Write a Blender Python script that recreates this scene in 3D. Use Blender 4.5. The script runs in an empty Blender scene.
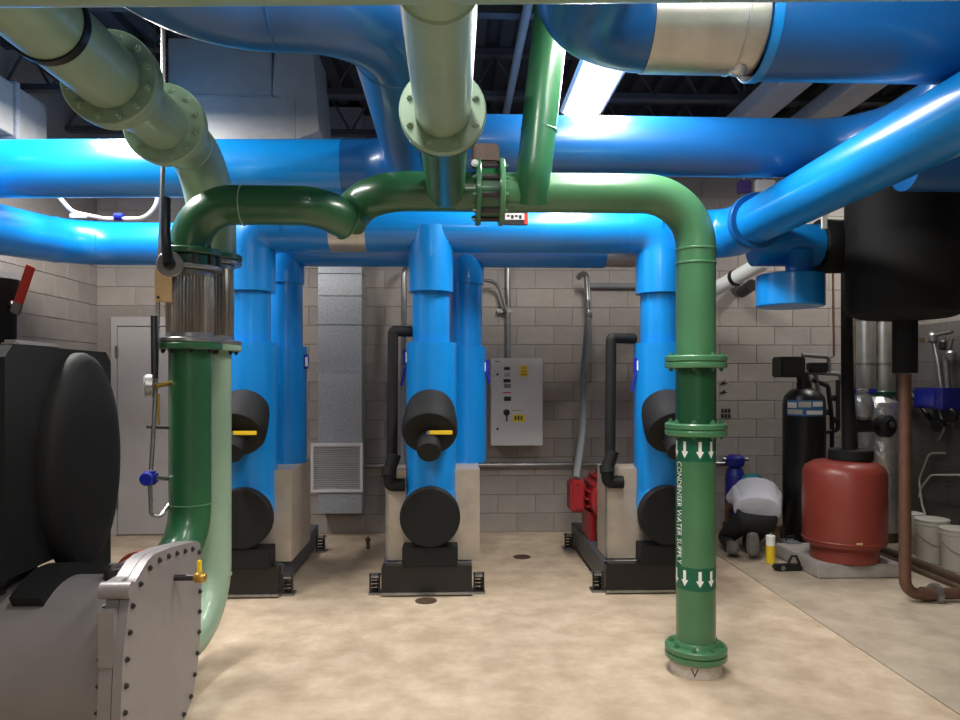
import bpy, bmesh, math, random
from mathutils import Vector, Matrix
random.seed(7)
R = math.radians
PI = math.pi
scene = bpy.context.scene

# ---------------------------------------------------------------- camera
YAW = R(2.2); CH = 1.65; FP = 720.0; HY = 380.0
cam_d = bpy.data.cameras.new('camera'); cam = bpy.data.objects.new('camera', cam_d)
scene.collection.objects.link(cam)
cam.location = (0, 0, CH); cam.rotation_euler = (R(90), 0, -YAW)
cam_d.sensor_width = 36; cam_d.lens = 36 * FP / 960; cam_d.shift_y = 20 / 960
cam_d.clip_start = 0.05
scene.camera = cam
# ---------------------------------------------------------------- world / exposure
w = bpy.data.worlds.new('world'); scene.world = w; w.use_nodes = True
w.node_tree.nodes['Background'].inputs[0].default_value = (0.6, 0.65, 0.7, 1)
w.node_tree.nodes['Background'].inputs[1].default_value = 0.02
vs = scene.view_settings
vs.view_transform = 'Standard'; vs.look = 'None'; vs.gamma = 1; vs.use_curve_mapping = False
vs.exposure = -0.35
LAMP_W = 120.0
COL = scene.collection
sA, cA = math.sin(YAW), math.cos(YAW)

# pixel -> place (a pixel only gives a direction; the depth / plane is chosen per thing)
def P(u, v, d):
    l = (u - 480) / FP
    return Vector((d * (sA + l * cA), d * (cA - l * sA), CH - (v - HY) / FP * d))
def PY(u, v, Y):
    return P(u, v, Y / (cA - (u - 480) / FP * sA))
def PF(u, v, z=0.0):
    return P(u, v, (CH - z) * FP / (v - HY))
def ux(u, Y):                      # world X on the plane Y for picture column u
    return PY(u, HY, Y).x

# ---------------------------------------------------------------- materials
MATS = {}
def srgb(r, g, b):
    f = lambda c: (c / 255 / 12.92) if c / 255 <= 0.04045 else ((c / 255 + 0.055) / 1.055) ** 2.4
    return (f(r), f(g), f(b), 1)
def mat(name, col, rough=0.5, metal=0.0, var=0.0, scale=8.0, bump=0.0, bscale=60.0, coat=0.0, emit=0.0, rnd=0.0, spec=0.5, col2=None, stretch=None):
    m = bpy.data.materials.new(name); m.use_nodes = True
    nt = m.node_tree; b = nt.nodes['Principled BSDF']
    b.inputs['Roughness'].default_value = rough; b.inputs['Metallic'].default_value = metal
    b.inputs['Coat Weight'].default_value = coat; b.inputs['Coat Roughness'].default_value = 0.12
    b.inputs['Specular IOR Level'].default_value = spec
    tc = nt.nodes.new('ShaderNodeTexCoord')
    src = tc.outputs['Object']
    if stretch:
        mp = nt.nodes.new('ShaderNodeMapping'); mp.inputs['Scale'].default_value = stretch
        nt.links.new(src, mp.inputs['Vector']); src = mp.outputs['Vector']
    b.inputs['Base Color'].default_value = col
    last = None
    if var > 0 or col2:
        n = nt.nodes.new('ShaderNodeTexNoise'); n.inputs['Scale'].default_value = scale; n.inputs['Detail'].default_value = 9
        n.inputs['Roughness'].default_value = 0.62
        nt.links.new(src, n.inputs['Vector'])
        cr = nt.nodes.new('ShaderNodeValToRGB')
        c2 = col2 if col2 else tuple(max(0, c * (1 - var)) for c in col[:3]) + (1,)
        c1 = col if col2 else tuple(min(1, c * (1 + var)) for c in col[:3]) + (1,)
        cr.color_ramp.elements[0].position = 0.36; cr.color_ramp.elements[0].color = c2
        cr.color_ramp.elements[1].position = 0.66; cr.color_ramp.elements[1].color = c1
        nt.links.new(n.outputs['Fac'], cr.inputs['Fac']); last = cr.outputs['Color']
    if rnd > 0:
        oi = nt.nodes.new('ShaderNodeObjectInfo')
        mr = nt.nodes.new('ShaderNodeMapRange'); mr.inputs['To Min'].default_value = 1 - rnd; mr.inputs['To Max'].default_value = 1 + rnd
        nt.links.new(oi.outputs['Random'], mr.inputs['Value'])
        mx = nt.nodes.new('ShaderNodeMix'); mx.data_type = 'RGBA'; mx.blend_type = 'MULTIPLY'; mx.inputs[0].default_value = 1
        if last: nt.links.new(last, mx.inputs[6])
        else: mx.inputs[6].default_value = col
        nt.links.new(mr.outputs['Result'], mx.inputs[7]); last = mx.outputs[2]
    if last: nt.links.new(last, b.inputs['Base Color'])
    if bump > 0:
        n2 = nt.nodes.new('ShaderNodeTexNoise'); n2.inputs['Scale'].default_value = bscale; n2.inputs['Detail'].default_value = 4
        nt.links.new(src, n2.inputs['Vector'])
        bp = nt.nodes.new('ShaderNodeBump'); bp.inputs['Strength'].default_value = bump; bp.inputs['Distance'].default_value = 0.01
        nt.links.new(n2.outputs['Fac'], bp.inputs['Height']); nt.links.new(bp.outputs['Normal'], b.inputs['Normal'])
    if emit > 0:
        b.inputs['Emission Color'].default_value = (1, 0.97, 0.92, 1); b.inputs['Emission Strength'].default_value = emit
    MATS[name] = m
    return m

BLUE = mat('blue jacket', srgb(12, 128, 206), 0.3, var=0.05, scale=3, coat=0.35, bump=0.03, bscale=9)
BLUE_SHADED = mat('blue jacket shaded', srgb(16, 84, 146), 0.34, var=0.06, scale=3, coat=0.3)  # same blue jacket, with the overhead shade put into its colour
SAGE = mat('sage paint', srgb(142, 168, 144), 0.36, var=0.05, scale=5, coat=0.2, bump=0.03, bscale=30)
GREEN = mat('green paint', srgb(40, 92, 58), 0.32, var=0.07, scale=5, coat=0.3, bump=0.03, bscale=30)
GREENL = mat('green paint bright', srgb(68, 118, 80), 0.32, var=0.06, scale=5, coat=0.3, bump=0.03, bscale=30)
GREEND = mat('green spool dark', srgb(22, 72, 42), 0.34, var=0.06, scale=5, coat=0.25)
BAND = mat('marker band green', srgb(10, 92, 66), 0.4)
WHITE = mat('white print', srgb(238, 240, 236), 0.5)
BLACK = mat('black foam', srgb(15, 15, 16), 0.72, spec=0.35, var=0.18, scale=12, bump=0.12, bscale=40)
BLACKG = mat('black gloss', srgb(15, 15, 17), 0.35, var=0.1, scale=10)
BLACKP = mat('black plastic', srgb(24, 24, 26), 0.45)
STEEL = mat('stainless braid', srgb(168, 160, 152), 0.3, metal=0.9, var=0.15, scale=60, stretch=(1, 1, 0.12))
ZINC = mat('zinc steel', srgb(150, 150, 150), 0.35, metal=0.85, var=0.12, scale=20)
GALV = mat('galvanized sheet', srgb(160, 163, 168), 0.45, metal=0.35, var=0.17, scale=42, bump=0.05, bscale=25)
COVER = mat('pale sheet metal', srgb(176, 164, 150), 0.4, metal=0.25, var=0.1, scale=6)
ALU = mat('aluminium jacket', srgb(190, 188, 182), 0.34, metal=0.85, var=0.1, scale=7, bump=0.1, bscale=8)
FOIL = mat('crinkled foil', srgb(205, 205, 205), 0.28, metal=0.8, var=0.12, scale=14, bump=0.9, bscale=24)
GREY = mat('chiller grey', srgb(132, 126, 126), 0.42, var=0.05, scale=5, coat=0.1, bump=0.03, bscale=40)
BOLT = mat('dark bolt', srgb(58, 56, 58), 0.4, metal=0.5)
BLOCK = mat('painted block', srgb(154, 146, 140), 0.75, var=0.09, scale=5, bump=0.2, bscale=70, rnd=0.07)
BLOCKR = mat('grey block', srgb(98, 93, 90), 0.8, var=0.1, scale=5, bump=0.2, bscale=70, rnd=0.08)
MORTAR = mat('mortar', srgb(140, 133, 127), 0.9, var=0.08, scale=20)
CONC = mat('floor concrete', srgb(210, 191, 167), 0.42, scale=4.2, col2=srgb(180, 159, 134), bump=0.12, bscale=14)
CONCG = mat('floor concrete grey', srgb(190, 176, 156), 0.45, scale=3.2, col2=srgb(160, 146, 128), bump=0.12, bscale=14)
PADC = mat('pad concrete', srgb(158, 152, 146), 0.8, var=0.1, scale=9, bump=0.2, bscale=50)
GROUT = mat('white grout', srgb(205, 196, 184), 0.8, var=0.1, scale=16, bump=0.2, bscale=60)
DARK = mat('ceiling dark', srgb(42, 42, 45), 0.7, var=0.12, scale=4)
RAIL = mat('base rail', srgb(78, 82, 90), 0.5, var=0.1, scale=8)
JOIST = mat('joist steel', srgb(56, 56, 60), 0.6, var=0.1, scale=8)
BEAM = mat('pale beam', srgb(168, 166, 166), 0.6, var=0.06, scale=4)
DUCT = mat('duct sheet', srgb(150, 148, 144), 0.5, metal=0.2, var=0.08, scale=6)
DOOR = mat('door paint', srgb(176, 172, 172), 0.5, var=0.03, scale=3)
RED = mat('tank red', srgb(130, 52, 42), 0.42, var=0.06, scale=7, coat=0.1)
REDM = mat('motor red', srgb(150, 30, 36), 0.42, var=0.08, scale=8)
REDH = mat('red lever', srgb(214, 60, 52), 0.4)
COUP = mat('coupling red', srgb(170, 70, 44), 0.5)
COPPER = mat('weathered copper', srgb(108, 78, 64), 0.5, metal=0.45, var=0.14, scale=18)
RUST = mat('rusty pipe', srgb(84, 66, 54), 0.6, metal=0.2, var=0.2, scale=16)
BRASS = mat('brass', srgb(186, 148, 70), 0.35, metal=0.7)
YEL = mat('yellow', srgb(236, 200, 40), 0.45)
PANEL = mat('panel paint', srgb(206, 203, 202), 0.4)
BLUEV = mat('royal blue', srgb(26, 40, 158), 0.4)
NAVY = mat('navy pump', srgb(30, 36, 130), 0.4, var=0.1, scale=12)
WOOD = mat('tag wood', srgb(196, 164, 118), 0.7, var=0.08, scale=10)
BUCKET = mat('bucket plastic', srgb(206, 202, 192), 0.45)
GREYC = mat('grey flex conduit', srgb(120, 122, 124), 0.5)
SHIRT = mat('shirt cotton', srgb(196, 196, 206), 0.85, var=0.05, scale=10)
TROU = mat('trouser cloth', srgb(30, 29, 31), 0.85, var=0.1, scale=14)
SKIN = mat('skin', srgb(112, 78, 62), 0.6)
TEAL = mat('teal cap', srgb(28, 122, 136), 0.7)
SHOE = mat('shoe rubber', srgb(92, 86, 82), 0.75, var=0.15, scale=30)
TUBE = mat('lamp tube', srgb(255, 252, 245), 0.4, emit=9)
LAMPW = mat('lamp housing', srgb(225, 225, 225), 0.4)
LABELB = mat('label blue', srgb(60, 110, 170), 0.5)
TAN = mat('cardboard', srgb(150, 126, 100), 0.8)
PURPLE = mat('purple primer', srgb(66, 52, 110), 0.5)

# ---------------------------------------------------------------- mesh builder
W = {}
def frame_from(axis):
    a = Vector(axis).normalized()
    t = Vector((0, 0, 1)) if abs(a.z) < 0.9 else Vector((1, 0, 0))
    x = t.cross(a).normalized(); y = a.cross(x)
    return x, y, a
def mat_from(loc, axis):
    x, y, a = frame_from(axis)
    m = Matrix((x, y, a)).transposed().to_4x4(); m.translation = Vector(loc)
    return m
def fillet(pts, rad, n=12):
    pts = [Vector(p) for p in pts]
    if not isinstance(rad, (list, tuple)): rad = [rad] * (len(pts) - 2)
    out = [pts[0]]
    for i in range(1, len(pts) - 1):
        a, b, c = pts[i - 1], pts[i], pts[i + 1]
        u = (a - b).normalized(); v = (c - b).normalized()
        ang = u.angle(v)
        if ang > PI - 0.02 or rad[i - 1] <= 0:
            out.append(b); continue
        t = rad[i - 1] / math.tan(ang / 2)
        t = min(t, (a - b).length * 0.98, (c - b).length * 0.98)
        r = t * math.tan(ang / 2)
        p0 = b + u * t
        cen = b + (u + v).normalized() * (r / math.sin(ang / 2))
        s = (p0 - cen); e = (b + v * t) - cen
        tot = s.angle(e); ax = s.cross(e).normalized()
        for k in range(n + 1):
            out.append(cen + Matrix.Rotation(tot * k / n, 3, ax) @ s)
    out.append(pts[-1])
    return out
class MB:
    def __init__(s): s.v = []; s.f = []
    def add(s, vs, fs):
        o = len(s.v); s.v += [tuple(p) for p in vs]; s.f += [tuple(i + o for i in f) for f in fs]; return s
    def tube(s, path, r, seg=28, cap=True, radii=None):
        pts = [Vector(p) for p in path]
        q = [pts[0]]; rr = [radii[0] if radii else r]
        for i, p in enumerate(pts[1:], 1):
            if (p - q[-1]).length > 1e-6 or radii:
                q.append(p); rr.append(radii[i] if radii else r)
        pts = q; n = len(pts)
        tan = []
        for i in range(n):
            a = pts[max(0, i - 1)]; b = pts[min(n - 1, i + 1)]
            d = b - a
            tan.append(d.normalized() if d.length > 1e-9 else (tan[-1] if tan else Vector((0, 0, 1))))
        x, y, _ = frame_from(tan[0])
        vs, fs = [], []
        for i in range(n):
            if i:
                rot = tan[i - 1].rotation_difference(tan[i]); x = rot @ x
                x = (x - tan[i] * x.dot(tan[i])).normalized()
            yy = tan[i].cross(x)
            for k in range(seg):
                a = 2 * PI * k / seg
                vs.append(pts[i] + (x * math.cos(a) + yy * math.sin(a)) * rr[i])
        for i in range(n - 1):
            for k in range(seg):
                k2 = (k + 1) % seg
                fs.append((i * seg + k, i * seg + k2, (i + 1) * seg + k2, (i + 1) * seg + k))
        if cap:
            fs.append(tuple(reversed(range(seg)))); fs.append(tuple((n - 1) * seg + k for k in range(seg)))
        return s.add(vs, fs)
    def lathe(s, prof, org, axis=(0, 0, 1), seg=36):      # prof: (radius, distance along axis)
        x, y, a = frame_from(axis); org = Vector(org); n = len(prof)
        vs, fs = [], []
        for r, h in prof:
            for k in range(seg):
                t = 2 * PI * k / seg
                vs.append(org + a * h + (x * math.cos(t) + y * math.sin(t)) * max(r, 1e-4))
        for i in range(n - 1):
            for k in range(seg):
                k2 = (k + 1) % seg
                fs.append((i * seg + k, i * seg + k2, (i + 1) * seg + k2, (i + 1) * seg + k))
        fs.append(tuple(reversed(range(seg)))); fs.append(tuple((n - 1) * seg + k for k in range(seg)))
        return s.add(vs, fs)
    def ring(s, r0, r1, h0, h1, org, axis=(0, 0, 1), seg=36):   # hollow ring
        x, y, a = frame_from(axis); org = Vector(org); vs, fs = [], []
        prof = [(r0, h0), (r1, h0), (r1, h1), (r0, h1)]
        for r, h in prof:
            for k in range(seg):
                t = 2 * PI * k / seg
                vs.append(org + a * h + (x * math.cos(t) + y * math.sin(t)) * r)
        for i in range(4):
            j = (i + 1) % 4
            for k in range(seg):
                k2 = (k + 1) % seg
                fs.append((i * seg + k, i * seg + k2, j * seg + k2, j * seg + k))
        return s.add(vs, fs)
    def box(s, x0, x1, y0, y1, z0, z1, bev=0.0, m=None, bseg=2):
        bm = bmesh.new(); bmesh.ops.create_cube(bm, size=1)
        for v in bm.verts:
            v.co = Vector(((x0 + x1) / 2 + v.co.x * (x1 - x0), (y0 + y1) / 2 + v.co.y * (y1 - y0), (z0 + z1) / 2 + v.co.z * (z1 - z0)))
        if bev > 0: bmesh.ops.bevel(bm, geom=bm.edges[:], offset=bev, segments=bseg, affect='EDGES')
        if m is not None: bmesh.ops.transform(bm, matrix=m, verts=bm.verts)
        bm.verts.index_update()
        s.add([v.co.copy() for v in bm.verts], [tuple(v.index for v in f.verts) for f in bm.faces]); bm.free(); return s
    def prism(s, poly, axis, h0, h1):        # poly: list of 2D points; axis 'x': (y,z), 'y': (x,z), 'z': (x,y)
        n = len(poly)
        def pt(a, b, h): return {'x': (h, a, b), 'y': (a, h, b), 'z': (a, b, h)}[axis]
        vs = [pt(a, b, h0) for a, b in poly] + [pt(a, b, h1) for a, b in poly]
        fs = [tuple(range(n)), tuple(reversed(range(n, 2 * n)))] + [(i, n + i, n + (i + 1) % n, (i + 1) % n) for i in range(n)]
        return s.add(vs, fs)
    def mesh(s, name, m, sharp=35):
        me = bpy.data.meshes.new(name); me.from_pydata(s.v, [], s.f)
        bm = bmesh.new(); bm.from_mesh(me); bmesh.ops.recalc_face_normals(bm, faces=bm.faces[:]); bm.to_mesh(me); bm.free()
        me.polygons.foreach_set('use_smooth', [True] * len(me.polygons))
        me.set_sharp_from_angle(angle=R(sharp))
        if m: me.materials.append(m)
        return me
    def build(s, name, m, par=None, sharp=35):
        return mk(name, s.mesh(name, m, sharp), par)
def mk(name, me, par=None, basis=None):
    o = bpy.data.objects.new(name, me); COL.objects.link(o)
    M = basis if basis is not None else Matrix.Identity(4)
    o.matrix_basis = M; W[o] = M.copy()
    if par is not None:
        o.parent = par; o.matrix_parent_inverse = W[par].inverted()
    return o
def tag(o, label, cat, group=None):
    o['label'] = label; o['category'] = cat
    if group: o['group'] = group
    return o
def thing(name, label, cat, loc, group=None):
    o = bpy.data.objects.new(name, None); COL.objects.link(o); o.empty_display_size = 0.1
    o.location = Vector(loc); W[o] = Matrix.Translation(Vector(loc))
    return tag(o, label, cat, group)
def struct(o): o['kind'] = 'structure'; return o

def hexbolt(r, h, m):
    b = MB(); b.lathe([(r, 0), (r, h * 0.6), (r * 0.55, h * 0.6), (r * 0.55, h)], (0, 0, 0), (0, 0, 1), 6)
    return b.mesh('bolt', m)
BOLTS = {}
def bolt(name, par, loc, axis, r, h, m):
    k = (r, h, m.name)
    if k not in BOLTS: BOLTS[k] = hexbolt(r, h, m)
    return mk(name, BOLTS[k], par, mat_from(loc, axis))
def flange(par, c, axis, Rf, t, m, n=8, br=0.014, side=1, bm_=None, ph=0.5, name='flange', hub=0.0):
    """disc with raised hub, centred at c, thickness t along axis; bolts on side(s)"""
    c = Vector(c); a = Vector(axis).normalized(); e = 0.006
    b = MB(); b.lathe([(Rf - e, -t / 2), (Rf, -t / 2 + e), (Rf, t / 2 - e), (Rf - e, t / 2)], c, a, 40)
    if hub > 0:
        b.lathe([(hub * 1.22, t / 2), (hub * 1.12, t / 2 + .03), (hub * 1.01, t / 2 + .045)], c, a, 32)
    f = b.build(name, m, par)
    x, y, _ = frame_from(a)
    for sd in ((1, -1) if side == 2 else (side,)):
        for k in range(n):
            th = 2 * PI * (k + ph) / n
            p = c + (x * math.cos(th) + y * math.sin(th)) * (Rf - 0.034) + a * (sd * t / 2)
            bolt('bolt', f, p, a * sd, br, br * 1.5, bm_ or m)
    return f
def seam(par, c, axis, r, m, w=0.007):
    b = MB(); b.lathe([(r, -w), (r + .004, -w * .5), (r + .004, w * .5), (r, w)], c, axis, 32)
    return b.build('weld_seam', m, par)

# ================================================================ SETTING
YB = 7.8
XL = ux(97, YB); XR = ux(896, YB); ZC = 4.5; YN = -3.0
XJ = 2.5
struct(MB().box(XL - .1, XJ - .006, YN - .1, YB + .1, -.12, 0).build('floor', CONC))
struct(MB().box(XJ + .006, XR + .1, YN - .1, YB + .1, -.12, -.001).build('floor', CONCG))
struct(MB().box(XJ - .006, XJ + .006, YN, YB, -.12, -.008).build('floor', RUST))
BH, BL = 0.2032, 0.4064
def blockmesh(L, m):
    b = MB(); g = .0035; e = .003; l = L / 2 - g; h = BH / 2 - g
    v = [(-l, 0, -h), (l, 0, -h), (l, 0, h), (-l, 0, h), (-l, -.004, -h), (l, -.004, -h), (l, -.004, h), (-l, -.004, h),
         (-l + e, -.007, -h + e), (l - e, -.007, -h + e), (l - e, -.007, h - e), (-l + e, -.007, h - e)]
    f = [(0, 1, 5, 4), (1, 2, 6, 5), (2, 3, 7, 6), (3, 0, 4, 7), (4, 5, 9, 8), (5, 6, 10, 9), (6, 7, 11, 10), (7, 4, 8, 11), (8, 9, 10, 11)]
    b.add(v, f); return b.mesh('block', m, 25)
dx0, dx1, dz1 = ux(113, YB), ux(113, YB) + 0.98, 2.32
wb = struct(MB().box(XL - .1, XR + .1, YB, YB + .2, 0, ZC).build('wall_back', MORTAR))
full = blockmesh(BL, BLOCK); half = blockmesh(BL / 2, BLOCK)
rest = MB()
nb = 0
def seen_back(x, z): return z < 2.95
for c in range(int(ZC / BH)):
    z = (c + .5) * BH
    x = XL + (BL / 2 if c % 2 else BL)
    cells = [(XL + BL / 4, half)] if c % 2 else [(XL + BL / 2, full)]
    while x + BL / 2 < XR:
        if x + BL <= XR + .02: cells.append((x + BL / 2, full)); x += BL
        else: cells.append((x + BL / 4, half)); x += BL / 2
    for bx, me in cells:
        hw = BL / 2 if me is full else BL / 4
        if z < dz1 + .02 and bx + hw > dx0 - .02 and bx - hw < dx1 + .02: 
            continue
        if z < 2.95 and nb < 290:
            mk('block', me, wb, Matrix.Translation((bx, YB, z))); nb += 1
        else:
            rest.add([(p.co.x + bx, p.co.y + YB, p.co.z + z) for p in me.vertices], [tuple(q.vertices) for q in me.polygons])
o = rest.build('block_field', BLOCK, wb); o['kind'] = 'stuff'
# left wall, blocks in the stretch the camera sees
wl = struct(MB().box(XL - .2, XL, YN - .1, YB + .1, 0, ZC).build('wall_left', MORTAR))
for c in range(int(2.95 / BH) + 1):
    z = (c + .5) * BH
    y = YB - (BL / 2 if c % 2 else 0)
    if c % 2: mk('block', half, wl, Matrix.Translation((XL, YB - BL / 4, z)) @ Matrix.Rotation(R(90), 4, 'Z'))
    while y > 4.4:
        mk('block', full, wl, Matrix.Translation((XL, y - BL / 2, z)) @ Matrix.Rotation(R(90), 4, 'Z')); y -= BL
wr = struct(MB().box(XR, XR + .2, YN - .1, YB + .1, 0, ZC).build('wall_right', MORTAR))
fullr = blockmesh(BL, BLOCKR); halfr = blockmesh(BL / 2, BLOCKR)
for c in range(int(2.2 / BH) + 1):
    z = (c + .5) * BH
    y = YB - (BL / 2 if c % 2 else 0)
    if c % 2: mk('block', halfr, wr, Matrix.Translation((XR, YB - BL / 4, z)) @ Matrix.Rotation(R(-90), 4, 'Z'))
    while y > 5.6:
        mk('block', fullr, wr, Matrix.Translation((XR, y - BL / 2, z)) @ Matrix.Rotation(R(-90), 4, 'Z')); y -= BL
struct(MB().box(XL - .2, XR + .2, YN - .2, YN, 0, ZC).build('wall_front', BLOCKR))
# ribbed metal deck ceiling
dk = MB(); pts = []; x = XL - .1
while x < XR + .1:
    pts += [(x, ZC), (x + .1, ZC), (x + .125, ZC + .06), (x + .2, ZC + .06)]; x += .225
vs_, fs_ = [], []
for (a, z) in pts: vs_ += [(a, YN - .1, z), (a, YB + .1, z)]
for i in range(len(pts) - 1): fs_.append((2 * i, 2 * i + 1, 2 * i + 3, 2 * i + 2))
dk.add(vs_, fs_); struct(dk.build('ceiling', DARK, sharp=10))
def joist(i, y):
    b = MB(); zb = 4.08
    b.box(XL, XR, y - .04, y + .04, zb, zb + .05); b.box(XL, XR, y - .04, y + .04, ZC - .06, ZC - .005)
    n = 22; dx = (XR - XL) / n
    for k in range(n):
        a = Vector((XL + k * dx, y, zb + .03)); c = Vector((XL + (k + .5) * dx, y, ZC - .04)); e = Vector((XL + (k + 1) * dx, y, zb + .03))
        b.tube([a, c], .012, 6); b.tube([c, e], .012, 6)
    return struct(b.build('trim_%d' % i, JOIST))
for i, y in enumerate((1.6, 3.2, 4.8, 6.2, 7.2)): joist(i + 1, y)
for i, ua in enumerate((1.16, 1.42)):
    zb = 3.92; xc = (zb - CH) * ua
    struct(MB().box(xc - .13, xc + .13, 1.5, YB - .02, zb, zb + .14, .006).build('trim_%d' % (6 + i), BEAM))
# door
d1 = thing('door_1', 'grey painted steel door in the block wall', 'door', (dx0 + .5, YB, 0)); d1['kind'] = 'structure'
fr = MB(); fr.box(dx0, dx0 + .06, YB - .05, YB, 0, dz1, .004); fr.box(dx1 - .06, dx1, YB - .05, YB, 0, dz1, .004); fr.box(dx0 + .06, dx1 - .06, YB - .05, YB, dz1 - .1, dz1, .004)
fr.build('frame', DOOR, d1)
MB().box(dx0 + .064, dx1 - .064, YB - .035, YB - .005, .012, dz1 - .104, .003).build('leaf', DOOR, d1)
for z in (.35, 1.95, 1.15): MB().box(dx0 + .045, dx0 + .075, YB - .062, YB - .036, z - .06, z + .06, .004).build('hinge', ZINC, d1)

# ================================================================ LAMPS
def strip_lamp(x, y, z, label, L=1.22, W_=None, wdt=.3):
    t = thing('strip_lamp', label, 'ceiling lamp', (x, y, z), 'fluorescent strip lamps')
    hs = MB(); hs.prism([(x - wdt / 2, z), (x - wdt / 2 - .02, z + .015), (x - .06, z + .08), (x + .06, z + .08), (x + wdt / 2 + .02, z + .015), (x + wdt / 2, z)], 'y', y - L / 2, y + L / 2)
    hs.build('housing', LAMPW, t)
    MB().prism([(x - wdt / 2 + .01, z - .001), (x + wdt / 2 - .01, z - .001), (x + wdt / 2 - .04, z - .035), (x - wdt / 2 + .04, z - .035)], 'y', y - L / 2 + .01, y + L / 2 - .01).build('diffuser', TUBE, t)
    for s in (-1, 1):
        MB().tube([(x + s * .05, y + s * L * .4, z + .08), (x + s * .05, y + s * L * .4, ZC)], .006, 6).build('hanger_rod', ZINC, t)
    ld = bpy.data.lights.new('lamp_light', 'AREA'); ld.shape = 'RECTANGLE'; ld.size = wdt; ld.size_y = L; ld.energy = W_ or LAMP_W; ld.color = (1, .965, .91)
    lo = bpy.data.objects.new('lamp_light', ld); COL.objects.link(lo); lo.location = (x, y, z - .045); lo.parent = t; lo.matrix_parent_inverse = W[t].inverted()
    # uplight part of the bare tubes
    return t
strip_lamp(1.0, 4.95, 3.72, 'fluorescent strip lamp glowing above the blue header, beside the dark green drop pipe', W_=120)
strip_lamp(1.0, 3.62, 3.72, 'fluorescent strip lamp in line with the glowing one, above the aluminium jacketed elbow', W_=100)
strip_lamp(-2.42, 5.35, 3.75, 'fluorescent strip lamp beside the pale duct above the blue header', W_=110)
strip_lamp(-2.42, 4.0, 3.75, 'fluorescent strip lamp over the thick sage pipe flanges', W_=130)
strip_lamp(1.3, 1.7, 3.78, 'fluorescent strip lamp above the pale sage cross pipe, in line with the green riser', W_=50)
strip_lamp(-.3, 1.7, 3.78, 'fluorescent strip lamp above the flanged sage branch pipe', W_=60)
strip_lamp(.3, -1.9, 3.72, 'fluorescent strip lamp over the open floor next to the front wall', W_=135)
strip_lamp(4.15, 6.75, 3.78, 'unseen fluorescent strip lamp added over the foil wrapped vessel in the corner', W_=35)  # added out of view to brighten the back right corner

# ================================================================ BLUE PIPES
RB = .185
def pipe_thing(name, label, cat, loc, group=None): return thing(name, label, cat, loc, group)
# front header with both mitred ends, three risers
YH, ZH = 5.7, 2.84
XP = [ux(251, YH), ux(431, YH), ux(659, YH)]
t = tag(MB().tube([(XP[0] + .02, YH, ZH), (XP[2] - .02, YH, ZH)], .18, 40).build('header_pipe', BLUE), 'sky blue front header pipe joining the three front risers', 'pipe')
MB().ring(.179, .184, 0, ux(367, YH) - ux(331, YH), (ux(331, YH), YH, ZH), (1, 0, 0), 40).build('metal_jacket', ALU, t)
def front_riser(i, x):
    lab = ['sky blue front riser ending in a black disc, behind the braided connector', 'sky blue front riser ending in a black disc, left of the grey control panel', 'sky blue front riser ending in a black disc, behind the green riser with arrows'][i]
    t = thing('riser_pipe', lab, 'pipe', (x, 5.7, .4), 'blue risers over the pumps')
    zs = PY(431, 343, YH).z; zc = PY(431, 293, YH).z
    y = YH
    # collar: mitred into the header at the ends, saddle in the middle
    b = MB(); top = ZH - .02 if i == 1 else ZH
    if i == 1:
        b.tube([(x, y - .028, zc), (x, y - .028, ZH)], .175, 36)
    else:
        s = 1 if i == 0 else -1
        b.tube(fillet([(x, y, zc), (x, y, ZH), (x + s * .26, y, ZH)], .18, 8), .186, 40)
    b.build('collar', BLUE, t)
    MB().tube([(x, y, zs - .03), (x, y, zc + .03)], .15, 36).build('pipe_body', BLUE, t)
    b = MB(); b.tube(fillet([(x, 5.5, .62), (x, y, .62), (x, y, zs)], .19, 12), .2, 40); b.build('lower_sleeve', BLUE, t)
    b = MB(); b.lathe([(.2, .1), (.222, .095), (.228, .08), (.228, .012), (.215, 0)], (x, 5.42, .615), (0, 1, 0), 44); b.build('end_disc', BLACK, t)
    # scuffs and shine tape
    return t
for i, x in enumerate(XP): front_riser(i, x)
# rear header
YR, ZR = 6.2, 2.8
pA = PY(604, 240, YR).x
pts = fillet([(pA, YR, ZR), (-3.2, YR, ZR), (-3.27, 4.9, ZR - .1), (-3.3, 4.1, ZR - .12), (-3.3, 4.1, ZC - .02)], [.45, .5, .4], 14)
t = thing('header_pipe', 'blue rear header pipe running behind the front header to the left wall', 'pipe', (-1, YR, ZR))
MB().tube(pts, .18, 36).build('pipe_body', BLUE, t)
MB().tube([(pA, YR, ZR), (pA + .26, YR, ZR)], .17, 36).build('metal_jacket', ALU, t)
for k in (6, 12): 
    p = pts[k]; q = pts[k + 1]; seam(t, p, q - p, .18, BLUE)
def rear_riser(i, x):
    lab = ['blue rear riser with royal blue tag near the galvanized duct', 'blue rear riser beside the grey control panel', 'blue rear riser hidden behind the green riser with arrows'][i]
    t = thing('riser_pipe', lab, 'pipe', (x, YR, .9), 'blue risers over the pumps')
    zc = PY(467, 285, YR).z; zs = PY(467, 347, YR).z
    MB().tube([(x, YR, zc), (x, YR, ZR)], .155, 32).build('collar', BLUE, t)
    MB().tube([(x, YR, zs - .02), (x, YR, zc + .02)], .14, 32).build('pipe_body', BLUE, t)
    MB().tube([(x, YR, .95), (x, YR, zs)], .175, 32).build('lower_sleeve', BLUE, t)
XRR = [ux(286, YR), ux(466, YR), XP[2] + .33]
for i, x in enumerate(XRR): rear_riser(i, x)

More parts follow.
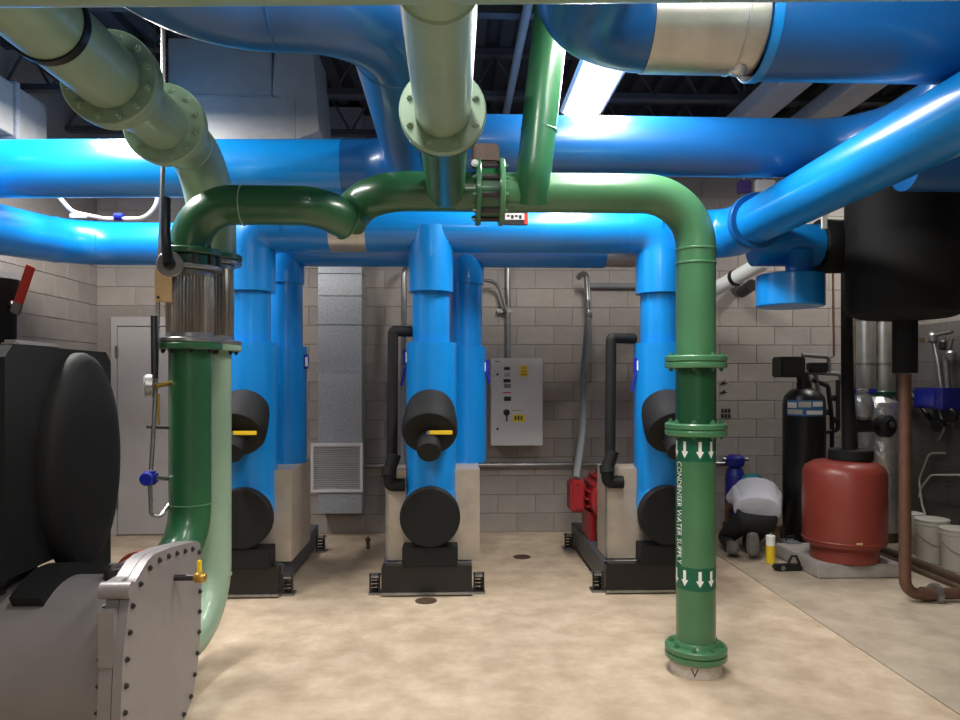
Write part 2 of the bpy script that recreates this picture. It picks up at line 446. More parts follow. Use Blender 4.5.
# near overhead pipe: elbow, cross run, long run to the left header
ZT = 3.12
pts = fillet([(-1.08, .2, ZT), (-1.08, 2.8, ZT), (-.25, 2.8, ZT), (-.25, 5.0, ZT), (-.75, 5.0, ZT - .008)], [.4, .36, .36], 14)
t = thing('overhead_pipe', 'large blue overhead pipe with elbows above the pale flanged sage pipes', 'pipe', (-.25, 4, ZT))
MB().tube(pts, .192, 40).build('pipe_body', BLUE_SHADED, t)  # shade-darkened copy of the left header's blue jacket
for k in (15, 30):
    seam(t, pts[k], pts[k + 1] - pts[k], .192, BLUE_SHADED)
tag(MB().tube([(-.752, 5.0, ZT - .008), (XL + .03, 5.0, ZT - .05)], .192, 40).build('header_pipe', BLUE), 'bright blue upper header pipe running from the large elbow to the left wall', 'pipe')
# right long header
Y1 = 4.6; Z1 = 3.155
pts = fillet([(-.05, Y1, Z1), (2.72, Y1, Z1), (2.72, 3.62, Z1), (2.72, 3.62, ZC - .02)], [.4, .3], 14)
t = tag(MB().tube(pts, .185, 40).build('overhead_pipe', BLUE_SHADED), 'shade-darkened blue overhead pipe running under the lit strip lamp, turning toward the front', 'pipe')
# top right pipe with aluminium jacket
t = thing('overhead_pipe', 'large shade-darkened blue overhead pipe with a bare aluminium jacket band', 'pipe', (1.5, 3.0, 3.14))
YT = 3.1; xa, xb = ux(651, YT), ux(752, YT)
MB().tube(fillet([(.52, .3, 3.2), (.52, YT, 3.2), (xa, YT, 3.2)], .4, 14), .2, 40).build('elbow', BLUE_SHADED, t)
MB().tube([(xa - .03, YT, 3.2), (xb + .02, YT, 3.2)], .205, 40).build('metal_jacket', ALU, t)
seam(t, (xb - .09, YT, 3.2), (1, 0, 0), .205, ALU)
MB().tube([(xb, YT, 3.2), (3.6, YT, 3.2)], .228, 40).build('pipe_body', BLUE_SHADED, t)
MB().lathe([(.228, 0), (.236, .005), (.236, .04), (.228, .045)], (xb, YT, 3.2), (1, 0, 0), 40).build('end_band', BLUE, t)
b = MB(); b.lathe([(.0, 0), (.03, .01), (.042, .035), (.03, .065), (0, .075)], PY(735, 76, YT - .02), (0.3, 0, 1), 14); b.build('torn_insulation', FOIL, t)
# diagonal pipe
XD, ZD = 2.2, 2.8
t = thing('overhead_pipe', 'bright blue pipe coming forward on the right above the black vessel', 'pipe', (XD, 4, ZD))
MB().tube([(XD, .3, ZD), (XD, 5.16, ZD)], .162, 40).build('pipe_body', BLUE, t)
MB().lathe([(.162, 0), (.2, .0), (.205, .01), (.205, .06), (.2, .07), (.162, .07)], (XD, 5.1, ZD), (0, 1, 0), 40).build('collar', BLUE_SHADED, t)
MB().tube(fillet([(XD, 5.17, ZD), (XD, 5.62, ZD), (XD - .3, 5.62, ZD)], .22, 12), .19, 40).build('elbow', BLUE, t)
# drop leg with big cap, left of the vessel
YV = 5.45
zv = PY(795, 243, YV).z
t = thing('drop_leg', 'blue insulated tee with a wide capped drop, beside the black vessel', 'pipe', (ux(790, YV), YV, 2.2))
xv = ux(799, YV); xe = ux(823, YV)
MB().tube([(XD + .16, YV + .1, zv), (xe, YV + .1, zv)], .165, 36).build('branch', BLUE, t)
MB().tube([(xv, YV, zv - .06), (xv, YV, PY(795, 276, YV).z - .01)], .1, 28).build('drop', BLUE, t)
MB().lathe([(.24, 0), (.25, .01), (.25, PY(790, 275, YV).z - PY(790, 307, YV).z - .01), (.24, PY(790, 275, YV).z - PY(790, 307, YV).z)], (ux(790, YV), YV, PY(790, 307, YV).z), (0, 0, 1), 40).build('cap', BLUE, t)
# short branch at right under the diagonal
p = P(905, 165, 4.2)
t = thing('branch_pipe', 'short dark blue branch pipe under the bright blue pipe, with torn foil', 'pipe', p)
MB().tube([p, (XR - .01, p.y, p.z)], .15, 32).build('pipe_body', BLUE_SHADED, t)
b = MB(); b.tube([p + Vector((-.09, -.06, .06)), p + Vector((.0, -.15, .06)), p + Vector((.16, -.16, .09))], .02, 8, radii=[.008, .026, .01]); b.build('torn_foil', FOIL, t)

# ================================================================ SAGE + GREEN PIPES
r8 = .11; YG, ZG = 4.05, 2.707
XB = P(441, 60, 2.4).x
Y0 = 1.8
t = thing('sage_pipe', 'pale sage cross pipe with a flanged branch running to the dark green tee', 'pipe', (XB, Y0, ZG))
MB().tube(fillet([(-1.29, Y0 + .06, ZG), (1.75, Y0 - .1, ZG), (1.75, Y0 - .1, ZC - .02)], .3), r8, 36).build('cross_run', SAGE, t)
MB().tube([(XB, Y0, ZG), (XB, 2.82, ZG)], r8, 36).build('branch', SAGE, t)
MB().lathe([(r8, 0), (r8 + .008, .005), (r8 + .004, .02), (r8, .025)], (XB, Y0 + .105, ZG), (0, 1, 0), 32).build('weld_seam', SAGE, t)
flange(t, (XB, 2.84, ZG), (0, 1, 0), .172, .035, SAGE, 8, .015, -1)
# dark green: tee branch + left run
J = P(347, 221, 4.12)
t = thing('green_pipe', 'dark green pipe run with a tee branch between the sage flange and the valve', 'pipe', (-.2, YG, ZG))
xv0 = ux(478, YG); xv1 = ux(501, YG)
flange(t, (XB, 2.876, ZG), (0, 1, 0), .17, .033, GREEN, 8, .014, 1)
MB().tube([(XB, 2.89, ZG), (XB, YG - .06, ZG)], .105, 32).build('branch', GREEN, t)
MB().tube(fillet([J, J + Vector((.06, .06, .12)), (ux(388, YG), YG, ZG), (xv0 - .01, YG, ZG)], [.1, .3], 12), r8, 32).build('run', GREEN, t)
flange(t, (xv0 + .0, YG, ZG), (1, 0, 0), .186, .03, GREEN, 10, .013, -1)
# valve
t = thing('butterfly_valve', 'green lug valve with dark actuator on the overhead green pipe', 'valve', ((xv0 + xv1) / 2, YG, ZG - .17))
MB().lathe([(.145, 0), (.145, xv1 - xv0 - .03)], (xv0 + .015, YG, ZG), (1, 0, 0), 32).build('body', GREEND, t)
for k in range(10):
    th = 2 * PI * (k + .5) / 10
    MB().tube([(xv0 + .015, YG + .15 * math.cos(th), ZG + .15 * math.sin(th)), (xv1 - .015, YG + .15 * math.cos(th), ZG + .15 * math.sin(th))], .016, 8).build('stud', BOLT, t)
pz = PY(485, 152, YG)
MB().box(pz.x - .075, pz.x + .075, YG - .07, YG + .07, ZG + .15, pz.z + .03, .012).build('actuator', RUST, t)
MB().lathe([(.02, 0), (.02, .05), (.012, .05), (.012, .06)], (ux(474, YG), YG - .1, ZG + .12), (0, -1, 0), 10).build('position_knob', ZINC, t)
lb = PY(516, 219, YG - .12)
pl = MB().box(lb.x - .068, lb.x + .065, lb.y - .005, lb.y + .005, lb.z - .035, lb.z + .035, .003).build('tag_plate', BLACKP, t)
MB().box(lb.x - .06, lb.x + .045, lb.y - .007, lb.y - .0055, lb.z - .005, lb.z + .03).build('tag_print', WHITE, pl)
MB().box(lb.x + .045, lb.x + .065, lb.y - .007, lb.y - .0055, lb.z - .03, lb.z + .03).build('tag_end', REDH, pl)
for k in range(4): MB().box(lb.x - .05 + k * .022, lb.x - .036 + k * .022, lb.y - .009, lb.y - .0072, lb.z + (.0 if k % 2 else .01), lb.z + .02).build('tag_mark', BLACKP, pl)
# right run, elbow, drop to flange; and upper drop branch
xr = ux(698, YG); xr = P(697, 400, 4.08).x
zf1 = PY(697, 362, YG).z; zf2 = PY(697, 429, YG).z
t = thing('green_pipe', 'bright green elbow pipe turning down from the overhead run, with a rising branch', 'pipe', (xr, YG, ZG))
flange(t, (xv1, YG, ZG), (1, 0, 0), .186, .03, GREENL, 10, .013, 1)
MB().tube(fillet([(xv1 + .01, YG, ZG), (xr, YG, ZG), (xr, YG, zf1 + .03)], .3, 18), r8, 36).build('run', GREENL, t)
for y in (250, 264): seam(t, (xr, YG, PY(697, y, YG).z), (0, 0, 1), r8, GREENL)
b0 = P(533, 196, 4.0); b1 = P(537, 130, 3.98); b2 = P(548, 30, 3.95)
MB().tube(fillet([b0 + Vector((0, .04, -.02)), b0 + Vector((0, -.02, .1)), b2 + Vector((.08, 0, .62))], .3, 8), .097, 30).build('branch', GREEN, t)
dd = (b2 - b0).normalized()
seam(t, b0 + dd * ((b1 - b0).length), dd, .098, GREEN, .009)
flange(t, (xr, YG, zf1 + .018), (0, 0, 1), .172, .034, GREENL, 8, .013, 1)
# spool
t = thing('pipe_spool', 'short dark green spool between two flange pairs on the green riser', 'pipe', (xr, YG, zf2))
flange(t, (xr, YG, zf1 - .018), (0, 0, 1), .172, .034, GREENL, 8, .013, -1)
MB().tube([(xr, YG, zf2 + .02), (xr, YG, zf1 - .03)], .112, 36).build('body', GREEND, t)
flange(t, (xr, YG, zf2 + .018), (0, 0, 1), .172, .034, GREENL, 8, .015, 1)
# lower riser with markers
zb = .075
t = thing('green_pipe', 'green riser with white arrows and lettering standing on the floor', 'pipe', (xr, YG, zb))
flange(t, (xr, YG, zf2 - .018), (0, 0, 1), .172, .034, GREENL, 8, .013, -1)
MB().tube([(xr, YG, zb + .1), (xr, YG, zf2 - .03)], r8, 36).build('pipe_body', GREENL, t)
b = MB(); b.lathe([(.13, .06), (.122, .085), (.112, .1)], (xr, YG, zb), (0, 0, 1), 36); b.build('hub', GREENL, t)
flange(t, (xr, YG, zb + .056), (0, 0, 1), .172, .036, GREENL, 8, .016, 1)
MB().lathe([(.165, 0), (.172, .006), (.172, .032), (.165, .036)], (xr, YG, zb), (0, 0, 1), 40).build('lower_flange', GREENL, t)
def wrap(co, r, z0):   # co: (arc metres, z)
    th = co[0] / r - PI / 2
    return (xr + r * math.cos(th), YG + r * math.sin(th), z0 + co[1])
def band(z0, z1):
    return MB().ring(r8 - .001, r8 + .0012, z0, z1, (xr, YG, 0), (0, 0, 1), 48).build('marker_band', BAND, t)
def arrows(zt, zl, par):
    h = zt - zl
    for k in range(10):
        c = 2 * PI * r8 * (k / 10 - .03 + .01)
        sh = [(-.009, h / 2), (.009, h / 2), (.009, -.008), (.022, -.008), (0, -h / 2), (-.022, -.008), (-.009, -.008), (0, -.008)]
        n = len(sh); rr = r8 + .0028
        f = [wrap((c + a, b_), rr, (zt + zl) / 2) for a, b_ in sh]
        me = MB().add(f, [(0, 1, 2, 6), (3, 4, 7), (7, 4, 5)]).build('arrow', WHITE, par)
def zz(y): return PY(697, y, YG - r8).z
bu = band(zz(462), zz(436)); arrows(zz(442), zz(459), bu)
bl = band(zz(592), zz(569)); arrows(zz(572), zz(588), bl)
tb = MB().add([wrap((-.205 + k * .01, dz), r8 + .0008, 0) for dz in (zz(569), zz(462)) for k in range(9)], [(k, k + 1, k + 10, k + 9) for k in range(8)]).build('marker_strip', BAND, t)
def text_mesh(s, size):
    c = bpy.data.curves.new('txt', 'FONT'); c.body = s; c.size = size; c.align_x = 'LEFT'; c.resolution_u = 2
    o = bpy.data.objects.new('txt', c); COL.objects.link(o)
    dg = bpy.context.evaluated_depsgraph_get(); dg.update()
    me = bpy.data.meshes.new_from_object(o.evaluated_get(dg)); bpy.data.objects.remove(o)
    return me
tm = text_mesh('CONDENSER WATER SUPPLY', .1)
xs = [v.co.x for v in tm.vertices]; L = max(xs) - min(xs); want = zz(463) - zz(567)
for v in tm.vertices:
    a = -r8 * R(85) + v.co.y * (.046 / .075)      # cap height .042 round the pipe
    v.co = wrap((a, -(v.co.x - min(xs)) * want / L), r8 + .003, zz(463))
tm.materials.append(WHITE); mk('lettering', tm, tb)
# grout collar at the floor
g = MB().lathe([(.145, 0), (.145, .05), (.138, .075)], (xr, YG, 0), (0, 0, 1), 36).build('pipe_collar', GROUT)
t = tag(g, 'white grout collar marked V under the green riser', 'pipe collar')
tv = text_mesh('V', .07)
for v in tv.vertices:
    th = (v.co.x - .075) / .146 - PI / 2
    v.co = (xr + .1455 * math.cos(th), YG + .1455 * math.sin(th), .012 + v.co.y)
tv.materials.append(BOLT); mk('painted_mark', tv, g)

# left: sage pipe overhead with two flanges, elbow down
XS = -1.44; ZS = 2.92; YS2 = 4.38
t = thing('sage_pipe', 'thick pale sage pipe with two bolted flanges bending down toward the chiller', 'pipe', (XS, 3, ZS))
MB().tube(fillet([(XS, .6, ZC - .02), (XS, .6, ZS), (XS, 3.06, ZS)], .35), .137, 40).build('pipe_body', SAGE, t)
flange(t, (XS, 3.09, ZS), (0, 1, 0), .203, .04, SAGE, 12, .017, -1)
flange(t, (XS, 3.132, ZS), (0, 1, 0), .2, .04, SAGE, 12, .015, 1)
MB().lathe([(.15, 0), (.145, .04), (.128, .1), (.126, .5)], (XS, 3.15, ZS), (0, 1, 0), 36).build('spool', SAGE, t)
flange(t, (XS, 3.66, ZS + .01), (0, 1, 0), .203, .036, SAGE, 12, .016, -1)
flange(t, (XS, 3.698, ZS + .01), (0, 1, 0), .2, .036, SAGE, 12, .014, 1)
zfx1 = P(192, 262, 3.95).z; zfx0 = P(192, 343, 3.95).z
zgx1 = P(212, 268, 4.32).z; zgx0 = P(212, 345, 4.32).z
MB().tube(fillet([(XS, 3.7, ZS + .01), (XS, YS2, ZS + .01), (XS, YS2, zgx1 + .05)], .4, 16), .137, 36).build('elbow', SAGE, t)
seam(t, (XS, 3.96, ZS + .01), (0, 1, 0), .137, SAGE)
flange(t, (XS, YS2, zgx1 + .06), (0, 0, 1), .172, .034, GREEN, 8, .013, -1, BOLT)
# strap hanger on it
hp = Vector((XS, 2.62, ZS))
t = thing('pipe_hanger', 'black clevis hanger rod holding the thick sage pipe', 'pipe hanger', hp)
MB().ring(.1375, .146, -.018, .018, hp, (0, 1, 0), 40).build('strap', BLACKG, t)
MB().tube([hp + Vector((0, 0, .14)), (hp.x, hp.y, ZC - .002)], .011, 10).build('rod', BLACKG, t)
MB().box(hp.x - .02, hp.x + .02, hp.y - .02, hp.y + .02, hp.z + .14, hp.z + .24, .004).build('clevis', BLACKG, t)
def flex(x, y, z0, z1, label):
    t = thing('flexible_connector', label, 'pipe connector', (x, y, z0), 'braided steel flexible connectors')
    n = 44; b = MB(); prof = []
    vs, fs = [], []
    zz_ = [z0 + .02, z0 + .05, (z0 + z1) / 2, z1 - .05, z1 - .02]
    bul = [0, .006, .01, .006, 0]
    seg = 2 * n
    for z, bb in zip(zz_, bul):
        for k in range(seg):
            a = 2 * PI * k / seg; r = .112 + bb + (.005 if k % 2 else -.003)
            vs.append((x + r * math.cos(a), y + r * math.sin(a), z))
    for i in range(4):
        for k in range(seg):
            fs.append((i * seg + k, i * seg + (k + 1) % seg, (i + 1) * seg + (k + 1) % seg, (i + 1) * seg + k))
    b.add(vs, fs); b.build('braid', STEEL, t, 10)
    for z in (z0 + .012, z1 - .012): MB().lathe([(.165, -.012), (.168, -.008), (.168, .008), (.165, .012)], (x, y, z), (0, 0, 1), 40).build('steel_flange', ZINC, t)
    for z in (z0 + .04, z1 - .04): MB().ring(.112, .125, -.012, .012, (x, y, z), (0, 0, 1), 40).build('clamp_ring', ZINC, t)
    return t
XG, YGl = -1.435, 4.0
flex(XG, YGl, zfx0, zfx1 - .03, 'braided steel flexible connector under the black levered valve on the dark green riser')
flex(XS, YS2, zgx0, zgx1 + .04, 'braided steel flexible connector on the pale sage riser, behind the dark green one')
# lower risers
t = thing('green_pipe', 'dark green riser pipe curving into the back of the chiller', 'pipe', (XG, YGl, .7))
flange(t, (XG, YGl, zfx0 - .02), (0, 0, 1), .17, .036, GREEN, 8, .014, -1, BOLT)
MB().tube(fillet([(XG, YGl, zfx0 - .03), (XG, YGl, .66), (XG - .1, 3.56, .66)], .3, 14), r8, 36).build('pipe_body', GREEN, t)
seam(t, (XG, YGl, P(190, 505, 3.9).z), (0, 0, 1), r8, GREENL, .005)
cp = Vector((XG - .09, 3.62, .66))
MB().ring(.11, .148, -.03, .03, cp, (-.1, -.44, 0), 36).build('coupling', COUP, t)
t = thing('sage_pipe', 'pale sage riser pipe curving low into the back of the chiller', 'pipe', (XS, YS2, .2))
flange(t, (XS, YS2, zgx0 - .02), (0, 0, 1), .17, .036, SAGE, 8, .014, -1, BOLT)
MB().tube(fillet([(XS, YS2, zgx0 - .03), (XS, YS2, .2), (XS - .1, 3.54, .2)], .36, 16), r8, 36).build('pipe_body', SAGE, t)
seam(t, (XS, YS2, P(220, 576, 4.3).z), (0, 0, 1), r8, SAGE, .006)
# valve with lever
zv0 = zfx1 - .03
t = thing('butterfly_valve', 'dark green valve with an upright black lever on the left riser', 'valve', (XG, YGl, zv0))
MB().lathe([(.14, 0), (.145, .005), (.145, .05), (.14, .055)], (XG, YGl, zv0 + .0), (0, 0, 1), 36).build('body', GREEND, t)
for k in range(10):
    th = 2 * PI * (k + .3) / 10
    MB().tube([(XG + .15 * math.cos(th), YGl + .15 * math.sin(th), zv0), (XG + .15 * math.cos(th), YGl + .15 * math.sin(th), zv0 + .055)], .014, 8).build('stud', BOLT, t)
lp = P(170, 264, 3.72)
MB().tube([(XG - .13, YGl - .03, zv0 + .028), lp], .016, 12).build('stem', ZINC, t)
MB().lathe([(.062, -.008), (.066, -.004), (.066, .004), (.062, .008)], lp, (.25, -1, 0), 28).build('position_plate', ZINC, t)
MB().lathe([(.03, 0), (.03, .03), (.02, .035)], lp, (.25, -1, 0), 16).build('hub', BLACKG, t)
le = P(166, 198, 3.7)
MB().tube([lp + Vector((0, -.03, 0)), lp + (le - lp) * .45 + Vector((0, -.035, 0)), le], .02, 10, radii=[.026, .024, .024]).build('lever', BLACKG, t)
# upper dark S bend
zr_ = P(260, 205, 3.95).z
t = thing('green_pipe', 'dark green elbow pipe arching from the left riser to the overhead run', 'pipe', (XG, YGl, zr_))
pts = fillet([(XG, YGl, zv0 + .1), (XG, YGl, zr_), (P(318, 205, 3.97).x, YGl, zr_), J + Vector((0, -.005, -.0))], [.3, .25], 16)
MB().tube(pts, r8 - .002, 36).build('pipe_body', GREEN, t)
flange(t, (XG, YGl, zv0 + .075), (0, 0, 1), .165, .034, GREEN, 8, .013, 1)
seam(t, (P(243, 205, 3.95).x, YGl, zr_), (1, 0, 0), r8 - .002, SAGE, .004)
seam(t, pts[-1], pts[-1] - pts[-3], r8, GREENL, .006)

# ================================================================ PUMPS
PX = [-1.66, -.195, 1.53]
def isolator(par, x, y):
    MB().box(x - .05, x + .05, y - .06, y + .06, .001, .016, .003).build('isolator_plate', ZINC, par)
    MB().box(x - .042, x + .042, y - .05, y + .05, .13, .145, .003).build('isolator_cap', ZINC, par)
    hel = [(x + .03 * math.cos(a * .5), y + .03 * math.sin(a * .5), .018 + a * .11 / 50) for a in range(51)]
    MB().tube(hel, .009, 6).build('spring', BLACKG, par)
    for s in (-1, 1): MB().tube([(x + s * .035, y - .045, .016), (x + s * .035, y - .045, .165)], .008, 6).build('adjuster_bolt', BOLT, par)
def pump(i, x):
    lab = ['circulation pump on a dark sprung base beside the galvanized wall duct', 'circulation pump on a dark sprung base in front of the grey control panel', 'circulation pump with a red motor on a dark sprung base beside the green riser'][i]
    t = thing('circulation_pump', lab, 'pump', (x, 6.2, 0), 'circulation pumps on sprung bases')
    w_ = .345; y0, y1 = 5.5, 7.05
    b = MB(); b.prism([(x - w_, .03), (x - w_, .22), (x - w_ + .015, .235), (x + w_ - .015, .235), (x + w_, .22), (x + w_, .03)], 'y', y0, y0 + .09); b.build('front_beam', BLACKG, t)
    b = MB(); b.box(x - w_ - .005, x + w_ + .005, y0 - .012, y0 + .09, .012, .032, .002); b.build('beam_lip', ZINC, t)
    for s in (-1, 1): MB().box(x + s * (w_ - .05) - .05, x + s * (w_ - .05) + .05, y0 + .092, y1, .03, .23, .006).build('side_rail', RAIL, t)
    MB().box(x - w_, x + w_, y1 + .002, y1 + .09, .03, .23, .006).build('rear_beam', RAIL, t)
    MB().box(x - w_ + .1, x + w_ - .1, y0 + .092, y1, .16, .225).build('slab', PADC, t)
    for yy in (y0 + .1, y1 - .06):
        for s in (-1, 1): isolator(t, x + s * (w_ + .055), yy)
    xr_ = XP[i]
    MB().box(xr_ - .21, xr_ + .21, 5.44, 5.62, .237, .388, .006).build('support_block', BLACK, t)
    # sheet cover with folded edges
    cx0, cx1 = x - .32, x + .41
    b = MB(); b.prism([(cx0, 5.65), (cx1, 5.65), (cx1, 6.4), (x + .13, 6.4), (x + .13, 5.97), (cx0, 5.97)], 'z', .24, .95); b.build('sheet_cover', COVER, t)
    MB().box(cx0 - .004, cx0 + .012, 5.643, 5.66, .24, .95).build('cover_fold', ZINC, t)
    # motor
    mx = x - .12
    m_ = MB(); m_.lathe([(.16, 0), (.16, .22), (.2, .24), (.2, .76), (.17, .8), (.1, .83)], (mx, 5.98, .6), (0, 1, 0), 32)
    mo = m_.build('motor', REDM, t)
    for k in range(20):
        th = 2 * PI * k / 20
        M = Matrix.Translation((mx, 6.5, .6)) @ Matrix.Rotation(th, 4, 'Y')
        MB().box(.19, .235, -.2, .2, -.006, .006, m=M).build('fin', REDM, mo)
    for s in (-1, 1): MB().box(mx + s * .17 - .03, mx + s * .17 + .03, 6.3, 6.7, .23, .48, .005).build('motor_foot', REDM, t)
    if i < 2:
        MB().box(mx - .08, mx + .08, 6.4, 6.6, .835, .93, .015).build('junction_box', REDM, t); return
    jb = MB().box(x - .47, x - .335, 6.42, 6.66, .46, .74, .02).build('junction_box', REDM, t)
    bolt('screw', jb, (x - .41, 6.42, .71), (0, -1, 0), .01, .012, BOLT); bolt('screw', jb, (x - .41, 6.42, .49), (0, -1, 0), .01, .012, BOLT)
for i, x in enumerate(PX): pump(i, x)
# black insulated drain valves on the front risers
def strainer(i, x):
    lab = ['black insulated drain valve on the riser behind the pale sage pipe', 'black insulated drain valve with yellow lever on the riser next to the control panel', 'black insulated drain valve on the riser behind the green pipe with arrows'][i]
    t = thing('insulated_valve', lab, 'valve', (x, 5.5, 1.2), 'black insulated drain valves')
    ax = Vector((0, -.62, -.45)).normalized(); o0 = Vector((x, 5.58, 1.45))
    b = MB(); b.lathe([(.15, 0), (.175, .02), (.19, .08), (.205, .22), (.208, .30), (.195, .335), (.15, .35)], o0, ax, 40); b.build('body', BLACK, t)
    n0 = o0 + ax * .33
    nz = MB().lathe([(.085, 0), (.088, .02), (.088, .13), (.082, .15)], n0 + Vector((0, 0, -.05)), Vector((0, -.75, -.45)), 28).build('outlet', BLACK, t)
    h0 = n0 + Vector((0, -.06, .01))
    MB().box(h0.x - .0, h0.x + .17, h0.y - .03, h0.y - .015, h0.z - .012, h0.z + .018, .004).build('lever', YEL, t)
    MB().lathe([(.016, 0), (.016, .04)], h0 + Vector((-.005, .01, 0)), (0, -1, 0), 10).build('stem', ZINC, t)
for i, x in enumerate(XP): strainer(i, x)
# black foam bypass lines
def bypass(i, uL, uR, yT, yB):
    Y = 5.62
    t = thing('insulated_line', ['black foam covered line looping beside the riser next to the control panel', 'black foam covered line looping beside the riser behind the green pipe'][i], 'pipe', (ux(uL, Y), Y, .9), 'black foam covered lines')
    a = PY(uR, yT, Y); c = PY(uL, yT, Y); d = PY(uL - 1, yB, Y)
    MB().tube(fillet([a + Vector((0, .08, 0)), c, d], .02, 4), .042, 18).build('upper_line', BLACK, t)
    e = PY(uL + 2, yB - 4, Y - .02); f = PY(uL - 4, yB + 14, Y - .03); g = PY(uL + 12, yB + 27, Y)
    MB().tube(fillet([e, f, PY(uL - 3, yB + 27, Y), g], .03, 4), .05, 18, ).build('lower_line', BLACK, t)
    MB().lathe([(.058, -.03), (.058, .03)], f, (0, .3, 1), 16).build('valve_wrap', BLACK, t)
bypass(0, 393, 413, 331, 458); bypass(1, 611, 637, 338, 455)
# royal blue tag straps
def strap(x, y, v, h, lab, s=1):
    a = Vector((x, y, PY(480, v, y).z)); b_ = MB()
    path = [a, a + Vector((.03 * s, -.02, -.05)), a + Vector((.0, -.03, -h * .5)), a + Vector((-.03 * s, -.02, -h))]
    b_.tube(fillet(path, .03, 4), .012, 8, radii=None)
    t = thing('tag_strap', lab, 'strap', a, 'royal blue tag straps')
    b_.build('cord', BLUEV, t)
    MB().box(a.x - .02, a.x + .03, a.y - .04, a.y - .025, a.z - .12, a.z + .0, .004).build('tag', BLUEV, t)
    MB().box(a.x + .015 * s - .01, a.x + .015 * s + .012, a.y - .05, a.y - .042, a.z - .1, a.z - .02, .002).build('tag_edge', WHITE, t)
strap(XRR[0] + .17, YR - .02, 355, .16, 'royal blue tag strap hanging on the rear riser near the galvanized duct')
strap(XRR[1] + .17, YR - .02, 360, .2, 'royal blue tag strap hanging beside the grey control panel', -1)
strap(XP[1] - .2, YH - .02, 350, .28, 'royal blue tag strap on the front riser beside the black foam line')
strap(XP[2] - .2, YH - .02, 358, .26, 'royal blue tag strap on the riser near the grey flexible conduit')

# ================================================================ CHILLER
t = thing('chiller', 'grey and black chiller with bolted end cover', 'chiller', (-2.2, 3.2, 0))
YO = .055
out = [(2.63, .41), (2.65, .62), (2.70, .82), (2.735, .865), (2.80, .90), (2.87, .93), (2.93, .94), (3.1, .928), (3.42, .885), (3.47, .86), (3.485, .62), (3.475, .45), (3.43, .28), (3.36, .16), (3.2, .08), (3.0, .06), (2.82, .1), (2.7, .22)]
out = [(a + YO, z) for a, z in out]
cy, cz = 3.06 + YO, .49
XC = -1.215
def scaled(k): return [(cy + (a - cy) * k, cz + (z - cz) * k) for a, z in out]
pl = MB().prism(scaled(1.0), 'x', XC - .034, XC).build('end_cover', GREY, t)
fl = MB().prism(scaled(1.0), 'x', XC - .085, XC - .037).build('waterbox_flange', GREY, t)
# perimeter bolts
per = scaled(.925); seglen = []
tot = 0
for i in range(len(per)):
    a, b = Vector(per[i]), Vector(per[(i + 1) % len(per)]); seglen.append((a, b, tot)); tot += (b - a).length
NBt = 28
for k in range(NBt):
    s = tot * k / NBt
    for a, b, st in seglen:
        L_ = (b - a).length
        if st <= s < st + L_:
            p = a + (b - a) * ((s - st) / L_)
            bolt('bolt', pl, (XC, p.x, p.y), (1, 0, 0), .0115, .013, BOLT)
            bolt('nut', fl, (XC - .085, p.x, p.y), (-1, 0, 0), .013, .022, BOLT)
bw = MB(); bw.lathe([(.40, 0), (.39, .05), (.365, .09), (.365, .52)], (XC - .085, cy, .45), (-1, 0, 0), 56); bw.build('waterbox', GREY, t)
f2 = MB().lathe([(.395, 0), (.4, .004), (.4, .036), (.395, .04)], (XC - .61, cy, .45), (-1, 0, 0), 56).build('tube_sheet_flange', GREY, t)
for k in range(16):
    th = 2 * PI * k / 16
    bolt('bolt', f2, (XC - .61, cy + .375 * math.cos(th), .45 + .375 * math.sin(th)), (1, 0, 0), .016, .026, BOLT)
MB().lathe([(.36, 0), (.36, 1.5)], (XC - .652, cy, .45), (-1, 0, 0), 48).build('condenser_shell', GREY, t)
for xx in (-2.1, -3.1): MB().box(xx - .06, xx + .06, cy - .4, cy + .75, 0.0, .075, .004).build('foot', BLACKG, t)
ar = [R(48 + 4.2 * k) for k in range(19)]
MB().prism([(cy + .415 * math.cos(q_), .45 + .415 * math.sin(q_)) for q_ in ar] + [(cy + .367 * math.cos(q_), .45 + .367 * math.sin(q_)) for q_ in reversed(ar)], 'x', XC - .52, XC - .4).build('foam_saddle', BLACK, t)
# hinge lug on cover
hy, hz = 2.70 + YO, .83
hb = MB(); hb.tube([(XC - .1, hy, hz + .03), (XC + .012, hy, hz + .03)], .032, 20); hb.box(XC - .1, XC - .03, hy - .0, hy + .12, hz + .0, hz + .06, .01); hb.build('hinge_lug', GREY, t)
MB().box(XC - .088, XC - .03, hy - .06, hy - .02, hz - .24, hz - .03, .004).build('hinge_block', GREY, t)
# small dark fitting on the waterbox, brass drain valve on cover
q = P(120, 566, 3.1)
sg = MB().lathe([(.035, 0), (.037, .004), (.037, .05), (.033, .055)], (q.x, cy - .02, .805), (0, 0, 1), 12).build('vent_plug', BOLT, t)
MB().lathe([(.02, 0), (.02, .015)], (q.x, cy - .02, .86), (0, 0, 1), 6).build('vent_cap', ZINC, sg)
yv = 3.2; zv_ = P(172, 579, 3.13).z
nip = MB().tube([(XC, yv, zv_), (XC + .085, yv, zv_)], .014, 12).build('drain_nipple', BOLT, t)
vb = MB().lathe([(.017, 0), (.024, .01), (.024, .04), (.017, .05)], (XC + .085, yv, zv_), (1, 0, 0), 12).build('drain_valve', BRASS, t)
MB().box(XC + .1, XC + .115, yv - .012, yv + .012, zv_ + .02, zv_ + .075, .003).build('drain_lever', YEL, vb)
for zc_ in (.66, .24): MB().lathe([(.13, 0), (.13, .13)], (-1.53 if zc_ > .5 else -1.54, 3.44, zc_ if zc_ > .5 else .2), (0, 1, 0), 32).build('nozzle', GREY, t)
